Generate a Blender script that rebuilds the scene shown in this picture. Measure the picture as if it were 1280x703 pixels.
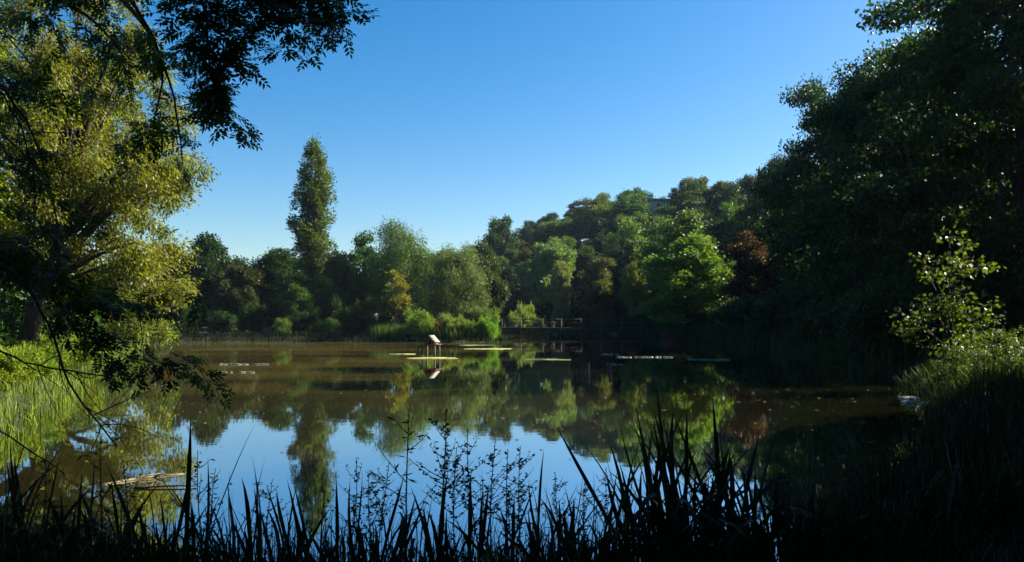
import bpy, math, random
import numpy as np
from mathutils import Vector, Matrix

for o in list(bpy.data.objects):
    bpy.data.objects.remove(o)
SC = bpy.context.scene
COL = SC.collection
R = math.radians
PI = math.pi

# ------------------------------------------------------------------ camera
F, CX, HY, CZ = 1005.0, 640.0, 400.0, 2.2      # focal in photo pixels, centre column, horizon row, eye height
cam_d = bpy.data.cameras.new('camera')
cam = bpy.data.objects.new('camera', cam_d)
COL.objects.link(cam)
cam.location = (0, 0, CZ)
cam.rotation_euler = (R(90), 0, 0)
cam_d.sensor_width = 36
cam_d.lens = 36 * F / 1280
cam_d.shift_y = 48.5 / 1280
cam_d.clip_start = 0.05
cam_d.clip_end = 6000
SC.camera = cam

# ------------------------------------------------------------------ sky and sun
SUN_AZ, SUN_EL = 70.0, 33.0                    # azimuth clockwise from the view direction (+Y), elevation
world = bpy.data.worlds.new('World')
SC.world = world
world.use_nodes = True
wn = world.node_tree.nodes
wl = world.node_tree.links
wn.clear()
sky = wn.new('ShaderNodeTexSky')
sky.sky_type = 'NISHITA'
sky.sun_disc = False
sky.sun_elevation = R(SUN_EL)
sky.sun_rotation = R(SUN_AZ)
sky.altitude = 100
sky.air_density = 1.0
sky.dust_density = 1.0
sky.ozone_density = 2.2
hs = wn.new('ShaderNodeHueSaturation')
hs.inputs['Saturation'].default_value = 1.5
bg = wn.new('ShaderNodeBackground')
bg.inputs['Strength'].default_value = 0.055
wo = wn.new('ShaderNodeOutputWorld')
wl.new(sky.outputs[0], hs.inputs['Color'])
wl.new(hs.outputs[0], bg.inputs['Color'])
wl.new(bg.outputs[0], wo.inputs['Surface'])

sd = bpy.data.lights.new('sun', 'SUN')
sd.energy = 5.0
sd.angle = R(0.5)
sd.color = (1.0, 0.91, 0.76)
sun = bpy.data.objects.new('sun', sd)
COL.objects.link(sun)
SDIR = Vector((math.sin(R(SUN_AZ)) * math.cos(R(SUN_EL)), math.cos(R(SUN_AZ)) * math.cos(R(SUN_EL)), math.sin(R(SUN_EL))))
sun.rotation_euler = SDIR.to_track_quat('Z', 'Y').to_euler()
sun.location = SDIR * 200

SC.view_settings.view_transform = 'Standard'
SC.view_settings.look = 'None'
SC.view_settings.exposure = 1.7
SC.view_settings.gamma = 1.0
SC.view_settings.use_curve_mapping = False
SC.render.engine = 'CYCLES'
cy = SC.cycles
cy.max_bounces = 6
cy.diffuse_bounces = 2
cy.glossy_bounces = 3
cy.transmission_bounces = 3
cy.volume_bounces = 0
cy.caustics_reflective = False
cy.caustics_refractive = False
cy.use_denoising = True
cy.use_adaptive_sampling = True
cy.adaptive_threshold = 0.008

# ------------------------------------------------------------------ helpers
def W(px, py, Y):
    """point of the place seen at photo pixel (px, py) at distance Y from the eye"""
    return Vector(((px - CX) / F * Y, Y, CZ + (HY - py) / F * Y))

def smooth(a, b, x):
    t = np.clip((np.asarray(x, float) - a) / (b - a), 0, 1)
    return t * t * (3 - 2 * t)

def mesh_np(name, V, Q=None, T=None, smooth_shade=False):
    """mesh from numpy arrays: quads Q (n,4) and triangles T (m,3)"""
    me = bpy.data.meshes.new(name)
    V = np.ascontiguousarray(V, dtype=np.float32)
    nq = 0 if Q is None else len(Q)
    nt = 0 if T is None else len(T)
    me.vertices.add(len(V))
    me.vertices.foreach_set('co', V.ravel())
    loops, starts = [], []
    if nq:
        loops.append(np.asarray(Q, np.int32).ravel())
        starts.append(np.arange(nq, dtype=np.int32) * 4)
    if nt:
        loops.append(np.asarray(T, np.int32).ravel())
        starts.append(np.arange(nt, dtype=np.int32) * 3 + nq * 4)
    loops = np.concatenate(loops)
    starts = np.concatenate(starts)
    me.loops.add(len(loops))
    me.loops.foreach_set('vertex_index', loops)
    me.polygons.add(len(starts))
    me.polygons.foreach_set('loop_start', starts)
    if smooth_shade:
        me.polygons.foreach_set('use_smooth', np.ones(len(starts), dtype=bool))
    me.update(calc_edges=True)
    return me

class MB:
    """collects boxes, tubes and quads into ONE mesh"""
    def __init__(s):
        s.v, s.q, s.t, s.n = [], [], [], 0
    def add(s, V, Q=None, T=None):
        V = np.asarray(V, float).reshape(-1, 3)
        if Q is not None and len(Q): s.q.append(np.asarray(Q, int).reshape(-1, 4) + s.n)
        if T is not None and len(T): s.t.append(np.asarray(T, int).reshape(-1, 3) + s.n)
        s.v.append(V); s.n += len(V)
        return s
    def box(s, c, size, rz=0.0, m=None):
        x, y, z = np.array(size) / 2.0
        V = np.array([[sx * x, sy * y, sz * z] for sz in (-1, 1) for sy in (-1, 1) for sx in (-1, 1)], float)
        if m is not None: V = V @ np.array(m).T
        if rz:
            ca, sa = math.cos(rz), math.sin(rz)
            V = V @ np.array([[ca, sa, 0], [-sa, ca, 0], [0, 0, 1]])
        V = V + np.array(c)
        Q = [[0, 2, 3, 1], [4, 5, 7, 6], [0, 1, 5, 4], [2, 6, 7, 3], [0, 4, 6, 2], [1, 3, 7, 5]]
        return s.add(V, Q)
    def tube(s, P, rad, sides=6, cap=True):
        P = np.asarray(P, float)
        n = len(P)
        rad = np.broadcast_to(np.asarray(rad, float), (n,)) if np.ndim(rad) == 0 else np.asarray(rad, float)
        d = np.gradient(P, axis=0)
        d /= np.linalg.norm(d, axis=1)[:, None] + 1e-9
        ref = np.array([0.0, 0.0, 1.0]) if abs(d[0][2]) < 0.8 else np.array([1.0, 0.13, 0])
        a = np.arange(sides) * 2 * PI / sides
        V = np.zeros((n, sides, 3))
        for i in range(n):
            u = np.cross(d[i], ref); u /= np.linalg.norm(u) + 1e-9
            w = np.cross(d[i], u)
            ref = w if False else ref
            V[i] = P[i] + rad[i] * (np.cos(a)[:, None] * u + np.sin(a)[:, None] * w)
        idx = np.arange(n * sides).reshape(n, sides)
        A = idx[:-1]; B = idx[1:]
        Q = np.stack([A, np.roll(A, -1, 1), np.roll(B, -1, 1), B], -1).reshape(-1, 4)
        VV = V.reshape(-1, 3)
        T = None
        if cap:
            VV = np.vstack([VV, P[0], P[-1]])
            k = np.arange(sides)
            T = np.vstack([np.stack([np.full(sides, n * sides), np.roll(k, -1), k], -1),
                           np.stack([np.full(sides, n * sides + 1), (n - 1) * sides + k, (n - 1) * sides + np.roll(k, -1)], -1)])
        return s.add(VV, Q, T)
    def mesh(s, name, sm=False):
        V = np.vstack(s.v)
        Q = np.vstack(s.q) if s.q else None
        T = np.vstack(s.t) if s.t else None
        return mesh_np(name, V, Q, T, sm)

def link(name, me, mat=None, parent=None, loc=None, color=None):
    o = bpy.data.objects.new(name, me)
    COL.objects.link(o)
    if mat is not None and me is not None and not me.materials:
        me.materials.append(mat)
    if parent is not None: o.parent = parent
    if loc is not None: o.location = loc
    if color is not None: o.color = (*color, 1)
    return o

def tag(o, label=None, cat=None, group=None, kind=None):
    if label: o['label'] = label
    if cat: o['category'] = cat
    if group: o['group'] = group
    if kind: o['kind'] = kind
    return o

def empty(name, loc, rz=0.0, sc=(1, 1, 1)):
    o = bpy.data.objects.new(name, None)
    o.empty_display_size = 0.3
    COL.objects.link(o)
    o.location = loc
    o.rotation_euler = (0, 0, rz)
    o.scale = sc
    return o

ORD = ['first', 'second', 'third', 'fourth', 'fifth', 'sixth', 'seventh', 'eighth', 'ninth', 'tenth', 'eleventh', 'twelfth',
       'thirteenth', 'fourteenth', 'fifteenth', 'sixteenth', 'seventeenth', 'eighteenth', 'nineteenth', 'twentieth']
TENS = ['', '', 'twenty', 'thirty', 'forty', 'fifty', 'sixty', 'seventy', 'eighty', 'ninety']
def ordinal(i):                 # 0-based
    if i < 20: return ORD[i]
    if i >= 99: return 'hundredth' if i == 99 else 'hundred and ' + ordinal(i - 100)
    t, u = divmod(i + 1, 10)
    if u == 0: return TENS[t][:-1] + 'ieth'
    return TENS[t] + '-' + ORD[u - 1]

# ------------------------------------------------------------------ materials
def new_mat(name):
    m = bpy.data.materials.new(name)
    m.use_nodes = True
    nt = m.node_tree
    nt.nodes.clear()
    return m, nt.nodes, nt.links

def foliage_mat(name, transl=0.5, tcol=(1.75, 1.95, 0.45), gloss=0.35, patch=0.35):
    m, n, l = new_mat(name)
    oi = n.new('ShaderNodeObjectInfo')
    geo = n.new('ShaderNodeNewGeometry')
    tc = n.new('ShaderNodeTexCoord')
    noi = n.new('ShaderNodeTexNoise'); noi.inputs['Scale'].default_value = patch; noi.inputs['Detail'].default_value = 2
    l.new(tc.outputs['Object'], noi.inputs['Vector'])
    ad = n.new('ShaderNodeMath'); ad.operation = 'MULTIPLY_ADD'; ad.inputs[1].default_value = 0.60; ad.inputs[2].default_value = 0.47
    l.new(geo.outputs['Random Per Island'], ad.inputs[0])
    hsv = n.new('ShaderNodeHueSaturation')
    hr = n.new('ShaderNodeMapRange'); hr.inputs['From Min'].default_value = 0.3; hr.inputs['From Max'].default_value = 0.7
    hr.inputs['To Min'].default_value = 0.488; hr.inputs['To Max'].default_value = 0.518
    l.new(noi.outputs['Fac'], hr.inputs['Value'])
    l.new(hr.outputs[0], hsv.inputs['Hue'])
    l.new(ad.outputs[0], hsv.inputs['Value'])
    l.new(oi.outputs['Color'], hsv.inputs['Color'])
    pb = n.new('ShaderNodeBsdfPrincipled')
    pb.inputs['Roughness'].default_value = 0.48
    pb.inputs['Specular IOR Level'].default_value = gloss
    l.new(hsv.outputs[0], pb.inputs['Base Color'])
    tr = n.new('ShaderNodeBsdfTranslucent')
    mul = n.new('ShaderNodeMix'); mul.data_type = 'RGBA'; mul.blend_type = 'MULTIPLY'; mul.inputs['Factor'].default_value = 1
    mul.inputs[7].default_value = (*tcol, 1)
    l.new(hsv.outputs[0], mul.inputs[6])
    l.new(mul.outputs[2], tr.inputs['Color'])
    mx = n.new('ShaderNodeMixShader'); mx.inputs[0].default_value = transl
    l.new(pb.outputs[0], mx.inputs[1]); l.new(tr.outputs[0], mx.inputs[2])
    out = n.new('ShaderNodeOutputMaterial')
    l.new(mx.outputs[0], out.inputs['Surface'])
    return m

def noise_mat(name, c1, c2, scale=3.0, rough=0.85, bump=0.3, detail=6, stretch=(1, 1, 1), lo=0.35, hi=0.65):
    m, n, l = new_mat(name)
    tc = n.new('ShaderNodeTexCoord')
    mp = n.new('ShaderNodeMapping'); mp.inputs['Scale'].default_value = stretch
    l.new(tc.outputs['Object'], mp.inputs['Vector'])
    noi = n.new('ShaderNodeTexNoise'); noi.inputs['Scale'].default_value = scale; noi.inputs['Detail'].default_value = detail
    l.new(mp.outputs[0], noi.inputs['Vector'])
    cr = n.new('ShaderNodeValToRGB')
    cr.color_ramp.elements[0].position = lo; cr.color_ramp.elements[0].color = (*c1, 1)
    cr.color_ramp.elements[1].position = hi; cr.color_ramp.elements[1].color = (*c2, 1)
    l.new(noi.outputs['Fac'], cr.inputs[0])
    pb = n.new('ShaderNodeBsdfPrincipled')
    pb.inputs['Roughness'].default_value = rough
    pb.inputs['Specular IOR Level'].default_value = 0.3
    l.new(cr.outputs[0], pb.inputs['Base Color'])
    if bump:
        b = n.new('ShaderNodeBump'); b.inputs['Strength'].default_value = bump; b.inputs['Distance'].default_value = 0.02
        l.new(noi.outputs['Fac'], b.inputs['Height']); l.new(b.outputs[0], pb.inputs['Normal'])
    out = n.new('ShaderNodeOutputMaterial')
    l.new(pb.outputs[0], out.inputs['Surface'])
    return m

M_LEAF = foliage_mat('leaves')
M_FAR = foliage_mat('far_leaves', transl=0.33, gloss=0.15)
M_BLADE = foliage_mat('blades', transl=0.2, gloss=0.08, patch=1.2)
M_BARK = noise_mat('bark', (0.020, 0.015, 0.010), (0.060, 0.044, 0.030), 6, 0.9, 0.6, stretch=(1, 1, 0.25))
M_TWIG = noise_mat('twig_bark', (0.025, 0.02, 0.014), (0.06, 0.045, 0.032), 14, 0.85, 0.2)
M_GROUND = noise_mat('ground', (0.022, 0.020, 0.010), (0.035, 0.045, 0.014), 0.9, 0.95, 0.6)
M_WOOD = noise_mat('weathered_wood', (0.05, 0.038, 0.027), (0.12, 0.095, 0.07), 5, 0.85, 0.4, stretch=(4, 4, 0.6))
M_SUNLIT_PALEWOOD = noise_mat('sunlit_pale_wood', (0.20, 0.17, 0.14), (0.40, 0.34, 0.29), 6, 0.7, 0.3, stretch=(1, 6, 1))
M_BROWNWOOD = noise_mat('brown_wood', (0.12, 0.06, 0.03), (0.24, 0.12, 0.06), 6, 0.8, 0.3, stretch=(1, 1, 5))
M_DRIFT = noise_mat('drift_wood', (0.10, 0.07, 0.03), (0.36, 0.28, 0.15), 9, 0.6, 0.3)
M_ALGAE = noise_mat('algae', (0.20, 0.22, 0.05), (0.42, 0.42, 0.14), 2.5, 0.6, 0.5)
M_SCUM_GLINT = noise_mat('pale_scum_glint', (0.10, 0.10, 0.08), (0.30, 0.28, 0.22), 3, 0.35, 0.5)  # scum of the streaks; also colours the painted sun glints

def water_mat():
    m, n, l = new_mat('pond_water')
    geo = n.new('ShaderNodeNewGeometry')
    # long thin streaks of film on the surface
    mp = n.new('ShaderNodeMapping'); mp.inputs['Scale'].default_value = (0.07, 0.16, 1)
    l.new(geo.outputs['Position'], mp.inputs['Vector'])
    n1 = n.new('ShaderNodeTexNoise'); n1.inputs['Scale'].default_value = 1.0; n1.inputs['Detail'].default_value = 5; n1.inputs['Distortion'].default_value = 0.6
    l.new(mp.outputs[0], n1.inputs['Vector'])
    film = n.new('ShaderNodeMapRange')
    film.inputs['From Min'].default_value = 0.32; film.inputs['From Max'].default_value = 0.72
    film.inputs['To Min'].default_value = 0.02; film.inputs['To Max'].default_value = 0.30
    l.new(n1.outputs['Fac'], film.inputs['Value'])
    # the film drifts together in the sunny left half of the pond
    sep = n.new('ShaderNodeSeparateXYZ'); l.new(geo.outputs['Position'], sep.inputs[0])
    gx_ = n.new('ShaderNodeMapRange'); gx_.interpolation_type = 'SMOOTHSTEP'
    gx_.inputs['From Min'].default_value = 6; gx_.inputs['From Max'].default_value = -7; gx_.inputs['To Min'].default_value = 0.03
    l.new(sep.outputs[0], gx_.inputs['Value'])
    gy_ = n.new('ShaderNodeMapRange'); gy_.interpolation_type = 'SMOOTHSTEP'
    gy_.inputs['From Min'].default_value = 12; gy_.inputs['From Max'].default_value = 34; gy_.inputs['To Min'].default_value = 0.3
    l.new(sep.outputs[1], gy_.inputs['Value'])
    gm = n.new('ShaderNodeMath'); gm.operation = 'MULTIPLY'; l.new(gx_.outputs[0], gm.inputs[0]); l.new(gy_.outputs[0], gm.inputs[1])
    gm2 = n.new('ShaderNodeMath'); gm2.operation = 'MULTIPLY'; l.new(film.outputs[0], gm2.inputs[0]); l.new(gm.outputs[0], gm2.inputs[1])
    # specks of pollen and seed fluff
    n2 = n.new('ShaderNodeTexNoise'); n2.inputs['Scale'].default_value = 5.0; n2.inputs['Detail'].default_value = 3
    mp2 = n.new('ShaderNodeMapping'); mp2.inputs['Scale'].default_value = (0.8, 0.8, 1)
    l.new(geo.outputs['Position'], mp2.inputs['Vector']); l.new(mp2.outputs[0], n2.inputs['Vector'])
    spk = n.new('ShaderNodeMapRange')
    spk.inputs['From Min'].default_value = 0.70; spk.inputs['From Max'].default_value = 0.76
    spk.inputs['To Min'].default_value = 0.0; spk.inputs['To Max'].default_value = 0.5
    l.new(n2.outputs['Fac'], spk.inputs['Value'])
    mxf = n.new('ShaderNodeMath'); mxf.operation = 'MAXIMUM'
    l.new(gm2.outputs[0], mxf.inputs[0]); l.new(spk.outputs[0], mxf.inputs[1])
    # ripples
    mp3 = n.new('ShaderNodeMapping'); mp3.inputs['Scale'].default_value = (0.9, 1.6, 1)
    l.new(geo.outputs['Position'], mp3.inputs['Vector'])
    n3 = n.new('ShaderNodeTexNoise'); n3.inputs['Scale'].default_value = 1.6; n3.inputs['Detail'].default_value = 3
    l.new(mp3.outputs[0], n3.inputs['Vector'])
    bp = n.new('ShaderNodeBump'); bp.inputs['Strength'].default_value = 0.035; bp.inputs['Distance'].default_value = 0.02
    l.new(n3.outputs['Fac'], bp.inputs['Height'])
    gl = n.new('ShaderNodeBsdfGlossy'); gl.inputs['Roughness'].default_value = 0.02; gl.inputs['Color'].default_value = (0.88, 0.92, 0.95, 1)
    l.new(bp.outputs[0], gl.inputs['Normal'])
    df = n.new('ShaderNodeBsdfDiffuse'); df.inputs['Color'].default_value = (0.014, 0.014, 0.004, 1)
    fr = n.new('ShaderNodeFresnel'); fr.inputs['IOR'].default_value = 2.3
    l.new(bp.outputs[0], fr.inputs['Normal'])
    frm = n.new('ShaderNodeMapRange'); frm.inputs['To Min'].default_value = 0.62; frm.inputs['To Max'].default_value = 1.0
    l.new(fr.outputs[0], frm.inputs['Value'])
    m1 = n.new('ShaderNodeMixShader')
    l.new(frm.outputs[0], m1.inputs[0]); l.new(df.outputs[0], m1.inputs[1]); l.new(gl.outputs[0], m1.inputs[2])
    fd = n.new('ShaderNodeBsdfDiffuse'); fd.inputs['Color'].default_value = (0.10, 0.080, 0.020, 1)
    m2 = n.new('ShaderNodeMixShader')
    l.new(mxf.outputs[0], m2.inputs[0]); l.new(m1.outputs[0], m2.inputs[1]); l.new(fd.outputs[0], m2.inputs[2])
    out = n.new('ShaderNodeOutputMaterial')
    l.new(m2.outputs[0], out.inputs['Surface'])
    return m
M_WATER = water_mat()

# ------------------------------------------------------------------ terrain
SHORE = np.array([(-7.5, 7.2), (-3.5, 6.5), (0, 6.7), (2.6, 7.0), (4.6, 10), (8.0, 15), (11.2, 21.5), (14.2, 30), (17, 40), (20, 55), (21.5, 70),
                  (21.5, 88), (20.5, 104), (18.5, 117), (12, 128), (4, 132), (-3, 130), (-6, 120), (-3.0, 110), (-1.2, 95), (-0.6, 84),
                  (-2.2, 79), (-5.5, 77.5), (-12, 79), (-20, 80.5), (-33, 80), (-36, 72), (-29.5, 64), (-24, 50), (-18, 35), (-12.6, 23), (-8.8, 13.5)], float)
FOOT = np.array([(13, -60), (13, 0), (16.5, 25), (22, 48), (25.5, 75), (25, 105), (15, 134), (-6, 146), (-26, 175), (-42, 235), (-60, 330), (-60, 420), (400, 420), (400, -60)], float)

def sdist(poly, X, Y):
    """signed distance, positive inside"""
    X = np.asarray(X, float); Y = np.asarray(Y, float)
    best = np.full(X.shape, 1e9); ins = np.zeros(X.shape, bool)
    n = len(poly)
    for i in range(n):
        ax, ay = poly[i]; bx, by = poly[(i + 1) % n]
        dx, dy = bx - ax, by - ay
        t = np.clip(((X - ax) * dx + (Y - ay) * dy) / (dx * dx + dy * dy), 0, 1)
        best = np.minimum(best, np.hypot(X - ax - t * dx, Y - ay - t * dy))
        c = ((ay > Y) != (by > Y)) & (X < (bx - ax) * (Y - ay) / ((by - ay) if by != ay else 1e-9) + ax)
        ins ^= c
    return np.where(ins, best, -best)

def gh(X, Y):
    X = np.asarray(X, float); Y = np.asarray(Y, float)
    wob = 0.35 * np.sin(X * 1.3 + 0.7 * np.sin(Y * 0.9)) + 0.25 * np.sin(Y * 1.9 + X * 0.4)
    ds = -sdist(SHORE, X, Y) + wob * 0.5
    bank = np.where(ds < 0, np.maximum(ds * 0.35, -0.9) - 0.03, 0.5 * smooth(0, 1.6, ds) + 0.75 * smooth(2, 22, ds))
    df = sdist(FOOT, X, Y)
    top = 15.0 + 9.0 * smooth(105, 165, Y) + 4 * smooth(185, 260, Y)
    hill = top * smooth(0, 1, (df + 1) / (48 + 30 * smooth(120, 180, Y)))
    und = 0.12 * np.sin(X * 0.35 + 1.0) * np.cos(Y * 0.31) * smooth(1, 6, ds)
    return bank + hill + und

def ghs(x, y): return float(gh(np.array([x]), np.array([y]))[0])

def axis(lo, hi, c0, c1, fine, n_out):
    core = np.arange(c0, c1 + 1e-6, fine)
    g = np.linspace(0, 1, n_out + 1)[1:] ** 2.6
    return np.concatenate([(c0 - (c0 - lo) * g)[::-1], core, c1 + (hi - c1) * g])

gx = axis(-2500, 2500, -60, 80, 0.9, 26)
gy = axis(-600, 4000, -8, 150, 0.9, 30)
GX, GY = np.meshgrid(gx, gy)
GZ = gh(GX, GY)
idx = np.arange(GX.size).reshape(GX.shape)
Q = np.stack([idx[:-1, :-1], idx[:-1, 1:], idx[1:, 1:], idx[1:, :-1]], -1).reshape(-1, 4)
ground = link('ground', mesh_np('ground', np.stack([GX, GY, GZ], -1).reshape(-1, 3), Q, None, True), M_GROUND)
tag(ground, kind='structure')
wx = np.linspace(-45, 30, 2); wy = np.linspace(3, 140, 2)
pond = link('pond_water', mesh_np('pond_water', [(-45, 3, 0), (30, 3, 0), (30, 140, 0), (-45, 140, 0)], [[0, 1, 2, 3]]), M_WATER)
tag(pond, kind='structure')

# ------------------------------------------------------------------ foliage generators
def unit(v):
    return v / (np.linalg.norm(v, axis=-1, keepdims=True) + 1e-9)

def leaf_quads(rng, C, out, L, Wd, droop=0.0, spread=1.0, up=0.5):
    """one folded diamond leaf at each point of C"""
    n = len(C)
    d = unit(out * 0.7 + rng.normal(0, 0.7, (n, 3)) * spread + np.array([0, 0, -droop]))
    nr = unit(out * 0.5 + rng.normal(0, 0.6, (n, 3)) + np.array([0, 0, up]))
    s = unit(np.cross(d, nr))
    nn = np.cross(s, d)
    l = (L * rng.uniform(0.65, 1.25, n))[:, None]
    w = (Wd * rng.uniform(0.7, 1.2, n))[:, None]
    f = 0.18 * w
    V = np.stack([C, C + d * l * 0.45 + s * w * 0.5 + nn * f, C + d * l, C + d * l * 0.45 - s * w * 0.5 + nn * f], 1)
    return V.reshape(-1, 3), np.arange(n * 4).reshape(n, 4)

def sphere(rng, n):
    return unit(rng.normal(0, 1, (n, 3)))

def clump_leaves(rng, centers, radii, total, flat=0.75, shell=0.45, hang=0.0, rough=0.26):
    """points spread through the clumps, denser towards their outer shells; returns points, outward directions"""
    wgt = radii ** 2
    cnt = np.maximum(6, (total * wgt / wgt.sum()).astype(int))
    k = np.repeat(np.arange(len(centers)), cnt)
    dirs = sphere(rng, len(k))
    dirs[:, 2] = np.where(dirs[:, 2] < -0.3, dirs[:, 2] * 0.6, dirs[:, 2])
    u = shell + (1 - shell) * rng.random(len(k)) ** 0.6
    u *= 1 + rough * rng.normal(0, 1, len(k))
    off = dirs * (u * radii[k])[:, None] * np.array([1, 1, flat])
    if hang:
        off[:, 2] -= hang * rng.random(len(k)) ** 1.3 * radii[k]
    return centers[k] + off, dirs

def lobe_clumps(rng, lobes, n, rc, fill=0.55):
    """clump centres near the surface of a set of ellipsoid lobes (cx,cy,cz,rx,ry,rz)"""
    lobes = np.array(lobes, float)
    vol = (lobes[:, 3] * lobes[:, 4] * lobes[:, 5]) ** 0.67
    k = rng.choice(len(lobes), n, p=vol / vol.sum())
    d = sphere(rng, n)
    u = fill + (1 - fill) * rng.random(n) ** 0.7
    c = lobes[k, :3] + d * u[:, None] * lobes[k, 3:]
    r = rc * rng.uniform(0.6, 1.35, n)
    return c, r

def bez(a, b, c, n=7):
    t = np.linspace(0, 1, n)[:, None]
    return (1 - t) ** 2 * np.array(a) + 2 * t * (1 - t) * np.array(b) + t ** 2 * np.array(c)

def trunk_mesh(rng, name, h, r, centers, nlimb=14, lean=(0, 0), start=0.25, sides=8, crook=0.35):
    mb = MB()
    n = 9
    z = np.linspace(0, h, n)
    px = lean[0] * (z / h) + np.cumsum(rng.normal(0, crook * r, n)) * (z > 0)
    py = lean[1] * (z / h) + np.cumsum(rng.normal(0, crook * r, n)) * (z > 0)
    P = np.stack([px, py, z], -1)
    P[0, 2] = -0.3
    rad = r * (1 - 0.85 * (z / h) ** 0.8)
    rad[0] *= 1.35
    mb.tube(P, rad, sides)
    if len(centers):
        pick = rng.choice(len(centers), min(nlimb, len(centers)), replace=False)
        for i in pick:
            c = centers[i]
            zz = np.clip(c[2] * rng.uniform(0.35, 0.75), h * start, h * 0.92)
            j = np.array([np.interp(zz, z, P[:, 0]), np.interp(zz, z, P[:, 1]), zz])
            mid = (j + c) / 2 + np.array([0, 0, 0.12 * np.linalg.norm(c - j)]) + rng.normal(0, 0.06 * np.linalg.norm(c - j), 3)
            r0 = np.interp(zz, z, rad) * rng.uniform(0.4, 0.65)
            B = bez(j, mid, c, 6)
            mb.tube(B, np.linspace(r0, max(0.015, r0 * 0.25), 6), 5)
    return mb.mesh(name, True)

KIND = {}
def make_kind(key, seed, lobes, nclump, rc, nleaf, L, Wd, h, w, trunk_r, trunk_h, droop=0.0, hang=0.0, flat=0.75, fill=0.55,
              nlimb=14, lean=(0, 0), start=0.25, up=0.5, spread=1.0, shell=0.45, mat=None):
    """crown + trunk mesh of a kind of tree with real size h x w"""
    rng = np.random.default_rng(seed)
    c, r = lobe_clumps(rng, lobes, nclump, rc, fill)
    keep = c[:, 2] > 0.2
    c, r = c[keep], r[keep]
    P, D = clump_leaves(rng, c, r, nleaf, flat, shell, hang)
    ok = P[:, 2] > 0.05
    P, D = P[ok], D[ok]
    V, Qd = leaf_quads(rng, P, D, L, Wd, droop, spread, up)
    crown = mesh_np('crown_' + key, V, Qd)
    crown.materials.append(mat or M_FAR)
    tr = trunk_mesh(rng, 'trunk_' + key, trunk_h, trunk_r, c, nlimb, lean, start)
    tr.materials.append(M_BARK)
    KIND[key] = (crown, tr, h, w)

# round broadleaf trees, 12 m x 10 m
for s in range(4):
    rr = np.random.default_rng(40 + s)
    lobes = [(0, 0, 6.2, 3.6, 3.6, 4.2)]
    for i in range(7):
        a = i * 0.9 + rr.uniform(0, 1.2)
        q = rr.uniform(2.0, 3.2)
        lobes.append((q * math.cos(a), q * math.sin(a), rr.uniform(3.6, 9.2), rr.uniform(1.5, 2.4), rr.uniform(1.5, 2.4), rr.uniform(1.4, 2.2)))
    lobes.append((rr.uniform(-1, 1), rr.uniform(-1, 1), 9.8, 1.8, 1.8, 1.7))
    make_kind('round%d' % s, 100 + s, lobes, 125, 0.95, 26000, 0.34, 0.24, 12, 10, 0.24, 9.5, fill=0.72)
# tall oval trees, 14 m x 7.5 m
for s in range(3):
    rr = np.random.default_rng(60 + s)
    lobes = [(0, 0, 7.0, 2.2, 2.2, 5.6)]
    for i in range(9):
        a = i * 2.4 + rr.uniform(0, 0.8)
        zz = 2.2 + i * 1.12
        q = rr.uniform(1.2, 2.2) * (1.0 if zz < 9 else 0.6)
        lobes.append((q * math.cos(a), q * math.sin(a), zz, rr.uniform(1.2, 1.8), rr.uniform(1.2, 1.8), rr.uniform(1.2, 1.9)))
    make_kind('oval%d' % s, 120 + s, lobes, 120, 0.85, 24000, 0.32, 0.22, 14, 7.5, 0.22, 12, fill=0.7)
# bushes down to the ground, 4 m x 5 m
for s in range(3):
    rr = np.random.default_rng(80 + s)
    lobes = [(0, 0, 1.6, 1.7, 1.7, 1.6)]
    for i in range(6):
        a = i * 1.05 + rr.uniform(0, 0.6)
        lobes.append((1.3 * math.cos(a), 1.3 * math.sin(a), rr.uniform(0.7, 2.2), 0.95, 0.95, rr.uniform(0.9, 1.4)))
    make_kind('bush%d' % s, 140 + s, lobes, 60, 0.55, 9000, 0.26, 0.12, 4, 5, 0.06, 2.6, nlimb=12, start=0.05)
# feathery bushes of upright shoots, 4 m x 5 m
for s in range(3):
    rr = np.random.default_rng(85 + s)
    lobes = [(0, 0, 1.3, 1.7, 1.7, 1.3)]
    for i in range(9):
        a = i * 0.7 + rr.uniform(0, 0.6); q = rr.uniform(0.7, 1.9)
        lobes.append((q * math.cos(a), q * math.sin(a), rr.uniform(0.6, 1.9), 0.6, 0.6, rr.uniform(0.8, 1.5)))
    make_kind('feather%d' % s, 146 + s, lobes, 110, 0.30, 11000, 0.34, 0.07, 3.8, 5, 0.05, 2.2, nlimb=16, start=0.05, droop=-0.9, flat=1.6, shell=0.1, up=0.1, spread=0.8)
# lombardy poplar 24 m x 5 m
rr = np.random.default_rng(7)
lobes = []
for i in range(26):
    t = i / 25
    z = 1.6 + 21.0 * t
    q = 1.45 * float(np.interp(t, [0, 0.08, 0.3, 0.62, 0.86, 1], [0.6, 0.95, 1.0, 1.0, 0.72, 0.16])) * (1 + 0.06 * math.sin(i * 2.7))
    a = i * 2.4
    lobes.append((0.5 * q * math.cos(a), 0.5 * q * math.sin(a), z, 0.85 * q + 0.25, 0.85 * q + 0.25, 1.7))
make_kind('poplar', 160, lobes, 260, 0.42, 30000, 0.28, 0.17, 24, 5.0, 0.38, 22.5, flat=2.8, fill=0.75, nlimb=60, start=0.06, shell=0.35, droop=-0.5)
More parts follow.
